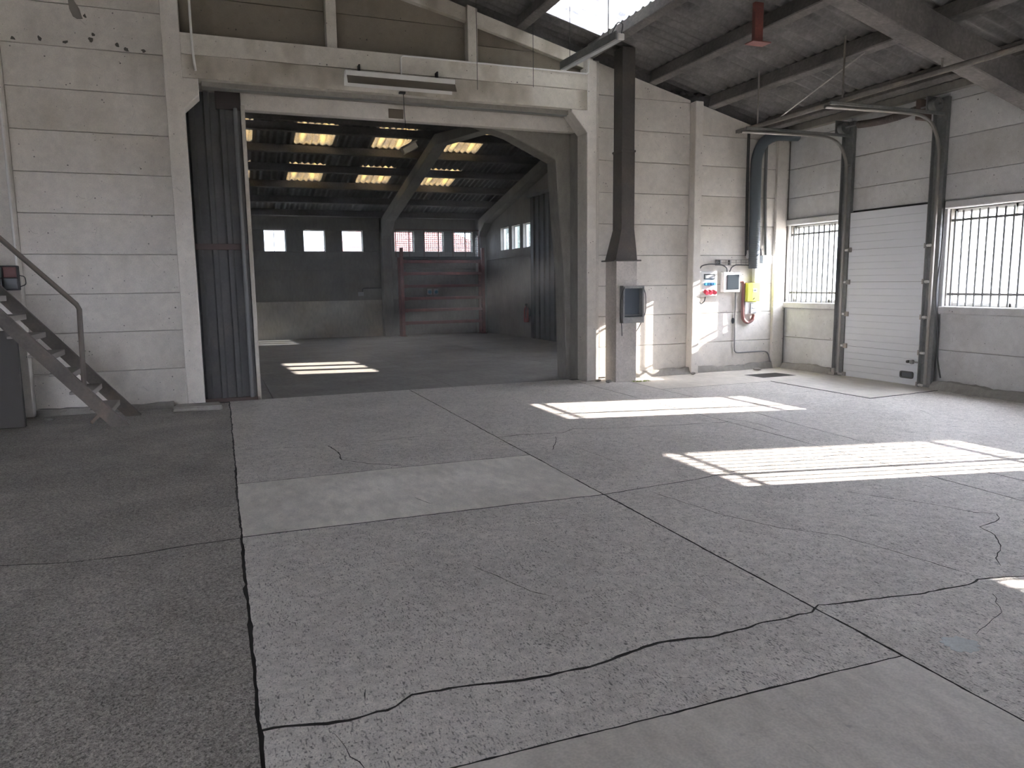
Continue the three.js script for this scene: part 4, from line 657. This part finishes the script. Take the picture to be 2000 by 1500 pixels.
part(ex, 'valve', bx(8.60, 8.64, 0.82, 0.88, -20.83, -20.73, 0.005), M.black); part(ex, 'hose', tube([V3(8.62, 0.85, -20.72), V3(8.58, 0.8, -20.66), V3(8.56, 0.6, -20.66), V3(8.57, 0.45, -20.68)], 0.012, 20, 6), M.black); part(ex, 'wall_bracket', bx(8.69, 8.75, 0.5, 0.7, -20.8, -20.76, 0.003), M.steel);

// ---------------------------------------------------------------- outside
const house = thing('house', 'house with a red tiled hip roof outside the far windows', 'house', [12, -0.42, -50]);
{
  part(house, 'wall', bx(6.5, 17, -0.42, 3.3, -58, -46.6, 0.02), mat('#d8cfc0', 0.9));
  const e = [[5.8, 3.2, -45.9], [17.7, 3.2, -45.9], [17.7, 3.2, -58.7], [5.8, 3.2, -58.7]], rg = [[11.2, 6.9, -50.5], [12.3, 6.9, -54]], pos = []; const T = (...v) => v.forEach((q) => pos.push(...q));
  T(e[0], e[1], rg[0]); T(e[1], rg[1], rg[0]); T(e[1], e[2], rg[1]); T(e[2], e[3], rg[1]); T(e[3], rg[0], rg[1]); T(e[3], e[0], rg[0]); T(e[0], e[2], e[1]); T(e[0], e[3], e[2]);
  const g = new THREE.BufferGeometry(); g.setAttribute('position', new THREE.Float32BufferAttribute(pos, 3)); g.computeVertexNormals();
  const N = 128, c = new Uint8Array(N * N * 4); for (let y = 0; y < N; y++) for (let x = 0; x < N; x++) { const k = (y * N + x) * 4, r = ((y % 32) < 5 ? 0.5 : 1) * ((x % 32) < 4 ? 0.7 : 1); c[k] = 140 * r; c[k + 1] = 78 * r; c[k + 2] = 64 * r; c[k + 3] = 255; }
  part(house, 'roof', boxUV(g), new THREE.MeshStandardMaterial({ map: tex(N, c, true, 1.4), roughness: 0.9 }));
  for (const x of [8, 10.5, 13.5]) part(house, 'window', bx(x, x + 1.1, 0.9, 2.2, -46.62, -46.56, 0.01), M.smoked);
}
function tree(label, x, z, h, R, seed) {
  const t = thing('tree', label, 'tree', [x, -0.42, z], { group: 'trees outside the dark room' }), r = rng(seed), pos = [];
  part(t, 'trunk', cyl(V3(x, -0.42, z), V3(x, h * 0.6, z), 0.22, 0.1, 10), mat('#5b4a3a', 1));
  for (let i = 0; i < 1800; i++) { const a = r() * 6.283, u = r() * 2 - 1, k = Math.pow(r(), 0.4) * R, q = Math.sqrt(1 - u * u), c = V3(x + k * q * Math.cos(a), h * 0.72 + k * u * 0.9, z + k * q * Math.sin(a)), s = 0.14 + r() * 0.14, d1 = V3(r() - 0.5, r() - 0.5, r() - 0.5).normalize().multiplyScalar(s), d2 = V3(r() - 0.5, r() - 0.5, r() - 0.5).normalize().multiplyScalar(s * 0.7); pos.push(...c.clone().add(d1).toArray(), ...c.clone().add(d2).toArray(), ...c.clone().sub(d1).toArray(), ...c.clone().sub(d1).toArray(), ...c.clone().sub(d2).toArray(), ...c.clone().add(d1).toArray()); }
  const g = new THREE.BufferGeometry(); g.setAttribute('position', new THREE.Float32BufferAttribute(pos, 3)); g.computeVertexNormals(); part(t, 'foliage', g, mat('#2f4a2c', 0.9)).userData.kind = 'stuff';
}
tree('green tree seen through the far window right of the house', 16.5, -41.5, 6.2, 2.2, 41);
tree('green tree seen through the middle gable window', 23, -47, 6.2, 2.4, 42);
tree('green tree standing nearest to the gable windows', 19.5, -36, 5.6, 2.0, 43);

scene.fog = new THREE.FogExp2(new THREE.Color().setRGB(1, 1, 1), 0.007);
for (const o of scene.children) rename(o);
renderer.render(scene, camera);
